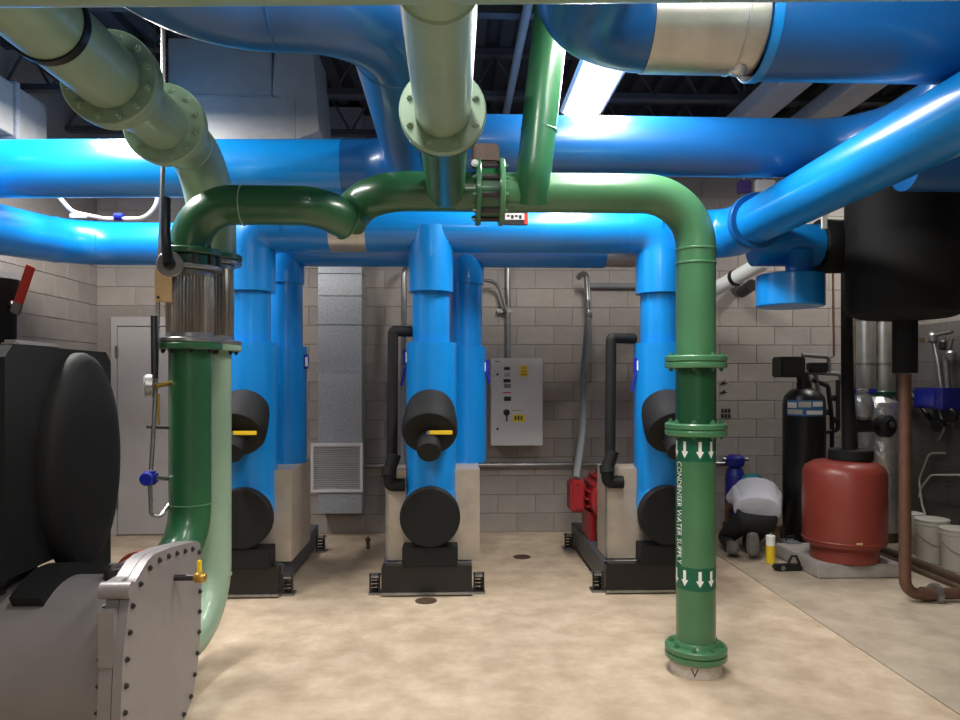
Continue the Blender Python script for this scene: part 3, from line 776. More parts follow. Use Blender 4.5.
# black insulated evaporator
ev = [(2.84, 1.74), (2.89, 1.79), (3.66, 1.79), (3.71, 1.74), (3.71, .66), (3.58, .64), (3.52, .72), (3.4, .82), (3.25, .868), (2.84, .868)]
XE = -1.74
b = MB(); b.prism([(a + .03, z) for a, z in ev], 'x', XE - .1, XE); b.build('evaporator_sheet', BLACK, t)
b = MB(); b.lathe([(.46, 0), (.46, .03), (.45, .05), (.42, .07), (.33, .085), (.2, .092), (0, .095)], (XE, 3.3, 1.31), (1, 0, 0), 56); b.v = [(XE + (x - XE) * 1.05, 3.4 + (y - 3.3) * .68, 1.27 + (z - 1.31) * 1.1) for x, y, z in b.v]; b.build('evaporator_dome', BLACK, t, 60)
b = MB(); b.lathe([(.44, 0), (.44, 1.4)], (XE - .1, 3.3, 1.35), (-1, 0, 0), 40); b.build('evaporator_shell', BLACK, t)
MB().box(XE - .1, XE - .03, 3.0, 3.34, 1.785, 1.815, .012).build('lifting_lug', GREY, t)
MB().tube([P(88, 428, 3.3), P(87, 440, 3.3)], .006, 8).build('zip_tab', WHITE, t)
# red handled valve on the evaporator connection
vb0 = P(3, 340, 3.62); vb0.z = 1.795
t = thing('butterfly_valve', 'black insulated valve with red lever on top of the black chiller end', 'valve', vb0)
MB().tube([vb0, vb0 + Vector((0, 0, .12)), vb0 + Vector((0, 0, .36))], .08, 24, radii=[.06, .06, .06]).build('stem_pipe', BLACK, t)
MB().lathe([(.06, 0), (.1, .03), (.11, .12), (.1, .2), (.06, .24)], vb0 + Vector((-.03, 0, .16)), (0, 0, 1), 28).build('body', BLACK, t)
h0 = P(16, 310, 3.55); h1 = P(31, 266, 3.5); dv = (h1 - h0)
x_ = dv.normalized(); M = Matrix((Vector((0, -1, 0)).cross(x_), Vector((0, -1, 0)), x_)).transposed().to_4x4(); M.translation = h0
MB().box(-.024, .024, -.005, .005, .035, dv.length, .003, m=M).build('lever', REDH, t)
MB().box(-.026, .026, -.008, .008, -.02, .04, .004, m=M).build('lever_clamp', ZINC, t)
MB().tube([vb0 + Vector((0, 0, .3)), h0 + Vector((0, .01, -.0))], .014, 10).build('stem', ZINC, t)

# instruments on the left riser
c0 = P(160, 150, 3.9); pth = [P(163, 166, 3.86), P(161, 230, 3.8), P(158, 300, 3.8), P(156, 380, 3.8), P(153, 440, 3.8), P(151, 470, 3.8)]
top = Vector((pth[0].x, pth[0].y, ZC)); 
b = MB(); path = []
ctrl = [top, Vector((pth[0].x, pth[0].y, 3.5))] + pth
for a, c in zip(ctrl[:-1], ctrl[1:]):
    n = max(2, int((c - a).length / .012))
    for k in range(n): path.append(a + (c - a) * k / n)
path.append(ctrl[-1])
b.tube(path, .012, 8, radii=[.0135 if k % 2 else .0105 for k in range(len(path))])
tag(b.build('flexible_conduit', ZINC), 'thin armoured conduit hanging beside the dark green riser', 'conduit')
tp = P(150, 478, 3.8)
t = thing('pressure_transmitter', 'royal blue pressure transmitter beside the dark green riser', 'transmitter', tp)
MB().box(tp.x - .035, tp.x + .035, tp.y - .035, tp.y + .035, tp.z - .035, tp.z + .035, .012).build('housing', BLUEV, t)
MB().lathe([(.036, 0), (.036, .02), (.03, .025)], tp + Vector((0, -.03, 0)), (0, -1, 0), 18).build('cap', BLUEV, t)
MB().tube([tp + Vector((.03, 0, 0)), P(171, 479, 3.9)], .012, 10).build('nipple', ZINC, t)
MB().tube(fillet([tp + Vector((0, 0, -.03)), P(151, 515, 3.8), P(160, 517, 3.82), P(170, 503, 3.9)], .03, 6), .011, 10).build('loop_tube', ZINC, t)
gp = P(153, 386, 3.75)
t = thing('pressure_gauge', 'round steel pressure gauge beside the dark green riser', 'gauge', gp)
MB().lathe([(.058, 0), (.062, .004), (.062, .035), (.05, .04)], gp, (-.9, -.35, 0), 28).build('case', ZINC, t)
MB().lathe([(.054, 0), (.054, .002)], gp + Vector((-.9, -.35, 0)).normalized() * .04, (-.9, -.35, 0), 28).build('dial', WHITE, t)
MB().tube([gp + Vector((.01, 0, 0)), P(172, 383, 3.88)], .013, 10).build('stem', BRASS, t)
MB().tube([gp + Vector((0, .02, .04)), P(154, 316, 3.78)], .017, 10).build('isolation_lever', BLACKG, t)
MB().tube([gp + Vector((0.02, .02, -.04)), P(159, 425, 3.78)], .007, 8).build('sensing_tube', BRASS, t)
MB().tube([P(147, 427, 3.78), P(172, 428, 3.9)], .008, 8).build('petcock', BOLT, t)
w0 = P(163.5, 286, 3.78)
t = tag(MB().box(w0.x - .045, w0.x + .045, w0.y - .004, w0.y + .004, w0.z - .085, w0.z + .085, .002).build('valve_tag', WOOD), 'tan wooden tag hanging beside the braided connector', 'tag')
MB().lathe([(.007, 0), (.007, .003)], w0 + Vector((-.025, -.004, -.06)), (0, -1, 0), 12).build('eyelet', BOLT, t)

# ================================================================ BACK WALL FITTINGS
# galvanized duct
ga = ux(318, YB - .3); gb = ux(362, YB - .3); yg0 = YB - .3; zb_ = PY(340, 514, yg0).z
t = thing('wall_duct', 'galvanized vertical air duct with a louvred grille', 'duct', ((ga + gb) / 2, yg0, zb_))
zs_ = [zb_, PY(340, 370, yg0).z, PY(340, 325, yg0).z, PY(340, 296, yg0).z, 2.75, ZC - .02]
for k in range(5): MB().box(ga, gb, yg0, YB - .017, zs_[k] + .003, zs_[k + 1] - .003, .004).build('duct_section', GALV, t)
MB().box(ga - .006, gb + .006, yg0 - .006, YB - .018, zs_[1] - .02, zs_[1] + .02, .002).build('joint_strip', GALV, t)
gx0, gx1 = ux(311, yg0), ux(363, yg0); gz1, gz0 = PY(336, 443, yg0).z, PY(336, 492, yg0).z
gr = MB(); y_ = yg0 - .025
for (a0, a1, c0_, c1_) in ((gx0, gx1, gz0, gz0 + .03), (gx0, gx1, gz1 - .03, gz1), (gx0, gx0 + .03, gz0 + .03, gz1 - .03), (gx1 - .03, gx1, gz0 + .03, gz1 - .03)): gr.box(a0, a1, y_, yg0 - .001, c0_, c1_, .002)
go = gr.build('grille_frame', PANEL, t)
sl = MB().box(gx0 + .03, gx1 - .03, -.009, .009, -.0015, .0015, m=Matrix.Rotation(R(-40), 4, 'X')).mesh('slat', PANEL)
n = 20
for k in range(n): mk('slat', sl, go, Matrix.Translation((0, yg0 - .014, gz0 + .03 + (k + .5) * (gz1 - gz0 - .06) / n)))
# control panel
yp = YB - .28
p0, p1 = PY(491, 446, yp), PY(543, 358, yp)
t = thing('control_panel', 'light grey electrical control panel with yellow stickers', 'control panel', (p0.x, yp, p0.z))
MB().box(p0.x, p1.x, yp + .02, YB - .016, p0.z, p1.z, .006).build('enclosure', PANEL, t)
dr = MB().box(p0.x + .004, p1.x - .004, yp, yp + .018, p0.z + .004, p1.z - .004, .004).build('door', PANEL, t)
def pr(u0, v0, u1, v1, m, name, th=.004, par=dr):
    a, b_ = PY(u0, v1, yp), PY(u1, v0, yp)
    return MB().box(a.x, b_.x, yp - th, yp - .0002, a.z, b_.z).build(name, m, par)
pr(504, 367, 510, 370, BLACKP, 'meter'); pr(504, 373, 510, 377, ZINC, 'meter_key', .003)
pr(503.5, 379, 510.5, 382.5, BLACKP, 'meter'); pr(504, 384, 511, 388, GREYC, 'keypad', .003)
pr(503, 392, 511, 393.4, REDH, 'warning_strip', .002); pr(504, 396.5, 511, 401, BLACKP, 'display')
pr(519.5, 365.5, 528, 376.5, YEL, 'sticker', .001); pr(512.5, 414.5, 525, 422, YEL, 'sticker', .001)
for k in range(3): pr(514.5 + k * 3, 416, 516.5 + k * 3, 420, GREEND, 'sticker_mark', .0016)
for k in range(3): pr(521, 367.5 + k * 3, 526.5, 368.6 + k * 3, TAN, 'sticker_mark', .0016)
pr(495, 361, 500, 362, GREYC, 'maker_plate', .001); pr(512, 410, 521, 410.8, TAN, 'print_line', .001)
for v in (374.5, 429): MB().lathe([(.012, 0), (.012, .008)], PY(497.5, v, yp), (0, -1, 0), 14).build('latch', BLACKP, dr)
sw = MB().lathe([(.034, 0), (.034, .01), (.022, .014), (.022, .03)], PY(506.5, 412.5, yp), (0, -1, 0), 20).build('rotary_switch', BLACKP, dr)
a = PY(506.5, 417, yp); MB().box(a.x - .008, a.x + .008, yp - .045, yp - .03, a.z - .045, a.z + .05, .004).build('switch_handle', BLACKP, sw)
# conduits
def conduit(pts, r, m, label, rad=.08, name='conduit', grp='wall conduits'):
    return tag(MB().tube(fillet(pts, rad, 8), r, 14).build(name, m), label, 'conduit', grp)
yc = YB - .06
conduit([(ux(508, yc), yc, p1.z + .002), (ux(508, yc), yc, ZC - .01)], .028, ZINC, 'straight steel conduit rising from the top of the control panel')
cs = thing('conduit', 'steel conduit bending out from the blue rear riser toward the panel conduit', 'conduit', (ux(495, yc), yc - .1, 2.6), 'wall conduits')
MB().tube(fillet([(ux(470, yc), yc - .3, PY(482, 283, yc).z), (ux(497, yc), yc - .1, PY(482, 283, yc).z), (ux(506, yc), yc - .07, PY(506, 312, yc).z)], .15, 8), .02, 12).build('pipe_body', ZINC, cs)
MB().box(ux(497, yc), ux(511, yc), yc - .03, YB - .017, PY(500, 313, yc).z, PY(500, 309, yc).z, .004).build('clip', ZINC, cs)
conduit([(dx1 + .05, yc, PY(460, 465, yc).z), (ux(735, yc), yc, PY(460, 465, yc).z)], .026, ZINC, 'long steel conduit running low along the block wall')
conduit([(ux(588, yc), yc, PY(620, 286, yc).z), (ux(700, yc), yc, PY(620, 286, yc).z)], .03, GREYC, 'grey conduit running high along the block wall behind the right riser')
t = thing('flexible_conduit', 'grey flexible conduit dropping to the red motor junction box', 'conduit', PY(586, 300, 7.3))
MB().tube(fillet([PY(578, 278, 7.5), PY(586, 268, 7.4), PY(588, 300, 7.3), PY(588.5, 318, 7.3)], .08, 8), .03, 16).build('elbow_fitting', ZINC, t)
MB().lathe([(.034, 0), (.04, .02), (.04, .06), (.034, .08)], PY(588.5, 318, 7.3), (0, 0, 1), 16).build('gland', ZINC, t)
jbx = PX[2] - .4
MB().tube(fillet([PY(588.5, 318, 7.3), PY(583, 380, 7.2), PY(583, 430, 7.05), (jbx, 6.55, .745)], .6, 8), .034, 16).build('hose', GREYC, t)
t = thing('flexible_conduit', 'grey flexible conduit dropping behind the black foam line near the control panel', 'conduit', PY(404, 300, 7.4))
MB().tube(fillet([PY(410, 262, 7.5), PY(404, 272, 7.4), PY(404, 312, 7.4)], .08, 8), .028, 14).build('elbow_fitting', ZINC, t)
MB().tube([PY(404, 312, 7.4), PY(403, 400, 7.3), PY(402, 470, 7.1)], .03, 14).build('hose', GREYC, t)
# floor drains, stub
for (u, v, lab) in ((426, 601, 'rusty floor drain in front of the middle pump base'), (522, 557, 'rusty floor drain beside the middle pump base')):
    c = PF(u, v)
    t = thing('floor_drain', lab, 'drain', (c.x, c.y, 0)); 
    MB().ring(.062, .082, .0005, .004, c, (0, 0, 1), 24).build('rim', RUST, t)
    MB().lathe([(.061, .0005), (.061, .003)], c, (0, 0, 1), 24).build('grate', RUST, t)
c = PF(368, 549)
tag(MB().lathe([(.018, 0), (.018, .08), (.026, .08), (.026, .1), (.012, .1), (.012, .12)], c, (0, 0, 1), 12).build('pipe_stub', RUST), 'short capped pipe stub rising from the floor near the middle pump', 'pipe stub')

# ================================================================ RIGHT SIDE
# air separator
xs_, ys_ = P(905, 400, 5.35).x, P(905, 400, 5.35).y
t = thing('air_separator', 'large black insulated vessel under the bright blue pipe', 'vessel', (xs_, ys_, 2.1))
MB().lathe([(.1, -.02), (.3, 0), (.385, .03), (.405, .08), (.405, .92), (.37, .98), (.2, 1.03)], (xs_, ys_, 2.11), (0, 0, 1), 56).build('shell', BLACK, t)
zn = P(835, 240, 5.4).z
MB().lathe([(.205, 0), (.21, .01), (.21, .19), (.18, .24)], (xe + .005, YV + .1, zn), (1, 0, 0), 40).build('nozzle', BLACK, t)
MB().tube([(xs_, ys_, 2.1), (xs_, ys_, P(905, 373, 5.35).z)], .085, 28).build('drain_sleeve', BLACK, t)
b = P(823, 218, 5.3); MB().box(b.x - .012, b.x + .03, b.y - .01, b.y + .01, b.z - .08, b.z + .03, .004).build('white_bracket', WHITE, t)
b = P(922, 340, 5.2); MB().box(b.x - .02, b.x + .02, b.y - .005, b.y + .005, b.z - .015, b.z + .015).build('tag', TAN, t)
MB().tube([P(922, 343, 5.2) + Vector((0, .1, .0)), P(922, 330, 5.2) + Vector((0, .1, .5))], .006, 6).build('tag_cord', TAN, t)
# copper drain
t = thing('copper_pipe', 'weathered copper drain pipe dropping from the black vessel and turning along the floor', 'pipe', (xs_, ys_, 0))
MB().tube(fillet([(xs_, ys_, P(905, 374, 5.35).z), (xs_, ys_, .06), (XR - .01, ys_, .06)], .11, 10), .042, 24).build('pipe_body', COPPER, t)
MB().tube([(xs_ - .005 + .13, ys_, .06), (xs_ + .21, ys_, .06)], .05, 20).build('socket', COPPER, t)
cl = P(938, 603, 5.33).x
MB().ring(.042, .075, -.02, .02, (cl, ys_, .06), (1, 0, 0), 20).build('union', ZINC, t)
MB().box(cl - .05, cl + .05, ys_ - .05, ys_ + .05, .001, .012, .002).build('foot_clamp', ZINC, t)
# pad and red tank
tag(MB().box(3.03, 3.76, 5.86, 6.68, 0, .115, .01).build('concrete_pad', PADC), 'low square concrete pad under the red tank', 'pad')
tx, ty = P(844, 520, 6.22).x, P(844, 520, 6.22).y
t = thing('expansion_tank', 'squat red expansion tank on a concrete pad', 'tank', (tx, ty, .115))
zt = P(844, 460, 6.22).z
MB().lathe([(.27, 0), (.275, .01), (.27, .1), (.3, .125), (.325, .14), (.333, .17), (.336, .45), (.333, zt - .115 - .1), (.31, zt - .115 - .05), (.25, zt - .115 - .012), (.15, zt - .115 + .004), (0, zt - .115 + .006)], (tx, ty, .115), (0, 0, 1), 56).build('body', RED, t)
MB().lathe([(.336, -.01), (.341, -.004), (.341, .004), (.336, .01)], (tx, ty, .29), (0, 0, 1), 56).build('weld_bead', RED, t)
b = P(858, 544, 5.9); MB().box(b.x - .02, b.x + .03, ty - .338, ty - .33, b.z - .006, b.z + .01).build('chipped_mark', WOOD, t)
px_ = P(851, 400, 6.2).x
t = thing('insulated_line', 'black foam covered line rising from the red tank past the vessel', 'pipe', (px_, ty, zt))
MB().lathe([(.17, 0), (.18, .01), (.18, .085), (.17, .095)], (px_ + .01, ty, zt + .0), (0, 0, 1), 32).build('base_wrap', BLACK, t)
MB().tube([(px_, ty, zt + .09), (px_ - .02, ty, zt + .7), (px_ - .03, ty, 2.75)], .045, 18, radii=[.062, .05, .043]).build('pipe_body', BLACK, t)
# softener
sx, sy = P(804, 450, 7.15).x, P(804, 450, 7.15).y
t = thing('water_softener', 'tall black water softener tank with a blue and white label', 'tank', (sx, sy, 0))
zt2 = P(804, 388, 7.15).z
MB().lathe([(.19, 0), (.2, .02), (.2, zt2 - .16), (.185, zt2 - .08), (.13, zt2 - .02), (.07, zt2), (.07, zt2 + .06)], (sx, sy, 0), (0, 0, 1), 44).build('tank', BLACKG, t)
za, zb2 = P(804, 416, 7).z, P(804, 400, 7).z
def wrapc(cx_, cy_, r, a0, a1, z0, z1, m, name, par, n=10):
    vs = []
    for z in (z0, z1):
        for k in range(n + 1):
            a = R(a0 + (a1 - a0) * k / n); vs.append((cx_ + r * math.cos(a), cy_ + r * math.sin(a), z))
    return MB().add(vs, [(k, k + 1, n + 2 + k, n + 1 + k) for k in range(n)]).build(name, m, par)
lb_ = wrapc(sx, sy, .202, 195, 300, za, zb2, LABELB, 'label', t)
for k, (a0, a1, f0, f1, m_) in enumerate(((197, 225, .5, .85, WHITE), (230, 262, .55, .9, BUCKET), (266, 298, .6, .9, WHITE), (197, 240, .1, .4, BUCKET), (250, 298, .1, .35, WHITE))):
    wrapc(sx, sy, .2035, a0, a1, za + (zb2 - za) * f0, za + (zb2 - za) * f1, m_, 'label_patch', lb_, 6)
hx = P(793, 367, 7.0)
MB().box(hx.x - .12, hx.x + .12, sy - .16, sy + .06, hx.z - .1, hx.z + .1, .012).build('control_head', BLACKP, t)
MB().tube([(sx, sy, zt2 + .05), (sx - .02, sy, hx.z - .06)], .06, 18).build('neck', BLACKP, t)
Yq = 7.1
def q(u, v, Y=Yq): return PY(u, v, Y)
for pts_ in ([q(802, 355), q(829, 357), q(829, 372)], [q(804, 372), q(840, 374), q(842, 384)], [q(812, 380), q(828, 386), q(832, 420), q(832, 455)], [q(815, 372), q(820, 400), q(820, 440)], [q(838, 380), q(838, 430), q(826, 432)]):
    MB().tube(fillet(pts_, .04, 5), .022, 12).build('head_pipe', GREYC if pts_[0].z > q(0, 373).z else BLACKP, t)
MB().box(q(808, 0).x, q(826, 0).x, Yq - .05, Yq + .05, q(0, 372).z, q(0, 362).z, .01).build('bypass_body', BLACKP, t)
for (u, v) in ((832, 398), (826, 412), (836, 420)): MB().lathe([(.03, -.03), (.036, -.02), (.036, .02), (.03, .03)], q(u, v), (0, 0, 1), 14).build('union', BLACKP, t)
MB().tube([q(833, 272, 7.4), q(834, 356, 7.4), q(829, 358, 7.15)], .012, 8).build('copper_feed', COPPER, t)
# silver lagged pipes against wall
for k, (u, lab) in enumerate(((866, 'silver lagged vertical pipe next to the black foam line'), (884, 'silver lagged vertical pipe next to the copper drain'))):
    t = thing('lagged_pipe', lab, 'pipe', PY(u, 400, 7.5), 'silver lagged vertical pipes')
    x = ux(u, 7.5)
    MB().tube([(x, 7.5, PY(u, 400, 7.5).z), (x, 7.5, ZC - .01)], .095, 28).build('jacket', ALU, t)
    for v in (364, 320): MB().ring(.094, .099, -.012, .012, (x, 7.5, PY(u, v, 7.5).z), (0, 0, 1), 28).build('band', ZINC, t)
t = thing('foil_vessel', 'crinkled foil wrapped vessel behind the copper drain', 'vessel', PY(882, 520, 7.3))
xf = ux(880, 7.3)
MB().lathe([(.2, 0), (.2, .75), (.205, .78), (.2, .81), (.2, 1.2), (.17, 1.32), (.1, 1.38)], (xf, 7.3, .1), (0, 0, 1), 36).build('wrap', FOIL, t)
MB().lathe([(.11, 0), (.12, .01), (.12, .05), (.11, .06)], (xf + .04, 7.3, 1.48), (0, 0, 1), 24).build('green_flange', GREEND, t)
MB().lathe([(.19, 0), (.19, .1)], (xf, 7.3, 0), (0, 0, 1), 24).build('base', RUST, t)
t = thing('hand_valve', 'foil wrapped valve with blue handle behind the black foam line', 'valve', PY(862, 415, 7.0))
a = PY(862, 408, 7.0)
MB().lathe([(.06, 0), (.1, .04), (.11, .15), (.085, .24)], a + Vector((0, 0, -.12)), (0, 0, 1), 24).build('foil_body', FOIL, t)
for s in (-1, 1): MB().box(a.x + s * .1 - .045, a.x + s * .1 + .045, a.y - .02, a.y + .02, a.z + .14, a.z + .19, .01).build('handle', BLUEV, t)
MB().tube([a + Vector((-.1, 0, .16)), a + Vector((0, 0, .18)), a + Vector((.1, 0, .16))], .014, 8).build('handle_bar', ZINC, t)
a = PY(880, 426, 6.95)
t = thing('circulator', 'small black inline circulator with a round housing behind the red tank', 'pump', a)
MB().lathe([(.09, 0), (.11, .02), (.11, .1), (.07, .13)], a + Vector((.03, .05, 0)), (.3, -1, 0), 28).build('housing', BLACKP, t)
MB().tube([a + Vector((-.24, .05, 0)), a + Vector((.02, .05, 0))], .065, 20).build('body', BLACKP, t)
MB().lathe([(.03, 0), (.03, .012)], a + Vector((.065, -.085, .02)), (.3, -1, 0), 16).build('cap', ZINC, t)
# white pipe between tank and right wall
t = thing('flue_pipe', 'white pipe with black tape behind the bright green elbow', 'pipe', P(745, 272, 6.4))
w0, w1 = P(728, 282, 6.7), P(766, 261, 6.2)
dv = (w1 - w0).normalized(); wz = w0 - dv * ((YB - .014 - w0.y) / -dv.y)
MB().tube([wz, w1], .068, 24).build('pipe_body', WHITE, t)
dv = (w1 - w0).normalized()
MB().ring(.067, .078, -.02, .02, w0 + dv * .12, dv, 24).build('tape', BLACKP, t)
for k in range(3): MB().box(-.02, .02, -.0705, -.066, -.02, .02, m=Matrix.Translation(w0 + dv * (.26 + .09 * k)) @ Matrix.Rotation(R(-28), 4, 'Y')).build('print_mark', YEL if k == 1 else BLACKP, t)
t = tag(MB().tube(fillet([PY(737, 290, YB - .016), PY(742, 292, 7.35), P(752, 285, 7.2)], .05), .06, 18).build('vent_stub', BLACKP), 'black vent stub in the block wall under the white taped pipe', 'vent')
# beams fittings peeking over header
for (u0, u1, m_, lab) in ((739, 751, PURPLE, 'purple primed pipe coupling behind the bright blue pipe'), (755, 775, PANEL, 'white bracket plate behind the bright blue pipe')):
    a, b_ = PY(u0, 193, 6.4), PY(u1, 180, 6.4)
    t = thing('pipe_bracket', lab, 'bracket', a)
    MB().box(a.x, b_.x, 6.38, 6.46, a.z, b_.z, .01).build('plate', m_, t)
    MB().tube([((a.x + b_.x) / 2, 6.42, b_.z), ((a.x + b_.x) / 2, 6.42, ZC - .01)], .01, 8).build('rod', ZINC, t)
# right wall: chemical feed station
xw = XR - .02
t = thing('feed_station', 'wall mounted chemical feed station with a blue controller', 'controller', (xw - .1, 6.4, 1.4))
def PXw(u, v, X): 
    l = (u - 480) / FP; return P(u, v, X / (sA + l * cA))
a, b_ = PXw(921, 408, xw - .12), PXw(952, 388, xw - .12)
MB().box(xw - .2, xw - .001, b_.y, a.y, a.z, b_.z, .01).build('controller', NAVY, t)
MB().box(xw - .206, xw - .201, (a.y + b_.y) / 2 - .1, (a.y + b_.y) / 2 + .18, a.z + .03, b_.z - .03).build('display', BLUEV, t)
for k, pts_ in enumerate(([(932, 332), (938, 360), (942, 390)], [(951, 338), (946, 360), (948, 388)], [(930, 336), (952, 332)], [(940, 408), (944, 430), (938, 440)])):
    MB().tube(fillet([PXw(u, v, xw - .1) for u, v in pts_], .05, 5), .028 if k < 2 else .018, 12).build('sample_pipe', ZINC, t)
for (u, v) in ((933, 338), (951, 356), (944, 345)): MB().lathe([(.03, -.05), (.045, -.03), (.045, .03), (.03, .05)], PXw(u, v, xw - .12), (0, 0, 1), 16).build('cartridge', BLACKP if u == 944 else ZINC, t)
for (u, v) in ((950, 415), (938, 425)): MB().lathe([(.06, -.03), (.07, -.02), (.07, .02), (.06, .03)], PXw(u, v, xw - .12), (-1, -.4, 0), 20).build('dosing_pump', BLACKP, t)
MB().tube([PXw(905, 385, xw - .05), PXw(935, 425, xw - .05)], .025, 10).build('drain_hose', BLACKP, t)
t = thing('dosing_hose', 'thin white dosing hoses looping down the dark right wall', 'hose', PXw(925, 500, xw - .06))
for pts_ in ([(945, 453), (929, 453), (919, 480), (922, 505), (927, 520)], [(960, 475), (931, 475), (921, 488), (919, 497)]):
    MB().tube(fillet([PXw(u, v, xw - .06) for u, v in pts_], .12, 6), .01, 8).build('hose', BUCKET, t)
# buckets
def bucket(u, v, r, h, lab, lid=True):
    c = PF(u, v)
    t = thing('plastic_bucket', lab, 'bucket', c, 'white buckets by the right wall')
    MB().lathe([(r * .88, 0), (r * .9, .005), (r, h - .04), (r + .008, h - .035), (r + .008, h - .02), (r, h - .018), (r, h)], c, (0, 0, 1), 32).build('body', BUCKET, t)
    MB().lathe([(r + .004, h), (r + .008, h + .004), (r + .008, h + .016), (r, h + .02), (0, h + .018)], c, (0, 0, 1), 32).build('lid', BUCKET, t)
    MB().tube([(c.x + (r + .01) * math.cos(a_ * PI / 10), c.y - (r + .01) * math.sin(a_ * PI / 10) * .99, h * .7 - .1 * math.sin(a_ * PI / 10)) for a_ in range(11)], .003, 6).build('bail', ZINC, t)
bucket(911, 552, .1, .36, 'slim white jug bucket next to the copper drain')
bucket(932, 561, .135, .37, 'white lidded bucket between the slim jug and the last bucket')
bucket(958, 569, .135, .34, 'white lidded bucket farthest along from the copper drain')
for k, (dx, r, lab) in enumerate(((0, .035, 'rusty pipe lying on the floor beside the buckets'), (-.12, .022, 'thin dark pipe lying on the floor beside the rusty one'))):
    x = PF(930, 572).x + dx
    tag(MB().tube([(x, 4.2, r + .001), (x, 7.3, r + .001)], r, 14).build('floor_pipe', RUST), lab, 'pipe', 'pipes along the floor')
# navy backflow unit by the wall
a = PY(735, 522, 7.6)
t = thing('backflow_unit', 'royal blue canister filter standing behind the kneeling person', 'filter', (a.x, 7.6, 0))
MB().lathe([(.1, 0), (.105, .02), (.1, .62), (.08, .7), (.05, .73)], (a.x, 7.6, 0.0), (0, 0, 1), 28).build('canister', NAVY, t)
MB().lathe([(.09, 0), (.1, .02), (.1, .09), (.06, .12)], (a.x, 7.6, .73), (0, 0, 1), 28).build('cap', NAVY, t)
for s in (-1, 1): MB().tube([(a.x + s * .06, 7.6, .8), (a.x + s * .14, 7.6, .8)], .022, 12).build('port', ZINC, t)
# stencils on wall
yw = YB - .016
t = thing('wall_stencil', 'small black painted marks on the block wall beside the green spool', 'stencil', PY(725, 400, yw))
for k in range(2):
    c = PY(723, 383 + 9 * k, yw)
    MB().prism([(c.x - .05, c.z - .02), (c.x - .01, c.z + .005), (c.x + .03, c.z + .035), (c.x + .015, c.z + .005), (c.x + .06, c.z - .005), (c.x + .01, c.z - .015)], 'y', yw - .002, yw - .0005).build('mark', BLACKP, t)
for i in range(3):
    for j in range(2):
        c = PY(722.5 + 3.4 * i, 410.5 + 5.5 * j, yw); MB().box(c.x - .014, c.x + .012, yw - .002, yw - .0005, c.z - .022, c.z + .02).build('mark', BLACKP, t)
# floor clutter by the person
c = PF(770.5, 563)
t = thing('spray_can', 'white and yellow tube standing on the floor behind the kneeling person', 'can', (c.x, c.y, 0))
MB().lathe([(.037, 0), (.04, .004), (.04, .16), (.04, .16)], (c.x, c.y, 0), (0, 0, 1), 24).build('yellow_body', YEL, t)
MB().lathe([(.04, .16), (.04, .245), (.036, .25)], (c.x, c.y, 0), (0, 0, 1), 24).build('white_cap', WHITE, t)
c = PF(786, 570)
t = thing('work_light', 'small black tool lying on the floor beside the concrete pad', 'tool', (c.x, c.y, 0))
MB().box(c.x - .11, c.x + .13, c.y - .05, c.y + .05, .0, .05, .015).build('body', BLACKP, t)
MB().tube([(c.x + .02, c.y, .055), (c.x + .05, c.y, .12), (c.x + .09, c.y, .12), (c.x + .12, c.y, .05)], .012, 8).build('handle', BLACKP, t)
MB().lathe([(.02, 0), (.02, .01)], (c.x - .05, c.y - .05, .03), (0, -1, 0), 14).build('dial', ZINC, t)
c = PF(797, 556)
t = thing('tool_box', 'grey tool case between the red tank and the kneeling person', 'case', (c.x, c.y, 0))
MB().box(c.x - .1, c.x + .04, c.y - .02, c.y + .16, 0, .13, .01).build('body', GREYC, t)
MB().tube(fillet([(c.x - .07, c.y + .07, .13), (c.x - .07, c.y + .07, .17), (c.x + .01, c.y + .07, .17), (c.x + .01, c.y + .07, .13)], .02, 4), .008, 8).build('handle', BLACKP, t)
c = PF(790, 541)
t = thing('cardboard_box', 'flat brown cardboard box in front of the black softener', 'box', (c.x, c.y, 0))
MB().box(c.x - .12, c.x + .12, c.y, c.y + .16, 0, .15, .003).build('carton', TAN, t)
MB().box(c.x - .12, c.x + .12, c.y + .06, c.y + .1, .1505, .152).build('tape', WOOD, t)

# ================================================================ CEILING SERVICES
# pale duct at left running to the back
t = thing('air_duct', 'pale sheet metal duct lit by the strip lamp above the blue header', 'duct', (-3.55, 3.5, 3.5))
MB().box(-3.68, -3.3, 4.75, 5.55, 3.49, 3.88, .005).build('duct_section', DUCT, t)
MB().box(-3.7, -3.28, 5.55, 5.6, 3.47, 3.9, .003).build('joint_flange', GALV, t)
MB().box(-3.68, -3.3, 5.6, 6.0, 3.49, 3.88, .005).build('duct_section', DUCT, t)
# big duct with elbow at centre left
Yd = 5.6
a = PY(168, 140, Yd); b_ = PY(296, 97, Yd); c = PY(296, 40, Yd)
t = thing('air_duct', 'large grey duct with a curved offset behind the overhead blue elbow', 'duct', (b_.x, Yd, a.z))
MB().box(a.x, b_.x, Yd, Yd + .6, a.z, b_.z - .004, .006).build('lower_section', DUCT, t)
MB().box(a.x, PY(272, 97, Yd).x, Yd, Yd + .6, b_.z + .004, min(c.z, ZC - .05), .006).build('upper_section', DUCT, t)
MB().box(a.x, PY(272, 97, Yd).x + .004, Yd - .008, Yd + .6, b_.z - .004, b_.z + .004).build('seam', GALV, t)
x0 = PY(296, 140, Yd).x; x1 = PY(276, 60, Yd).x
MB().prism([(x0 + .002, a.z + .01), (x0 + .18, a.z + .08), (x1 + .28, min(c.z, ZC - .05)), (x1, min(c.z, ZC - .05)), (PY(273, 97, Yd).x + .0, b_.z + .01), (x0 + .002, b_.z - .03)], 'y', Yd - .02, Yd + .6).build('offset_section', DUCT, t)
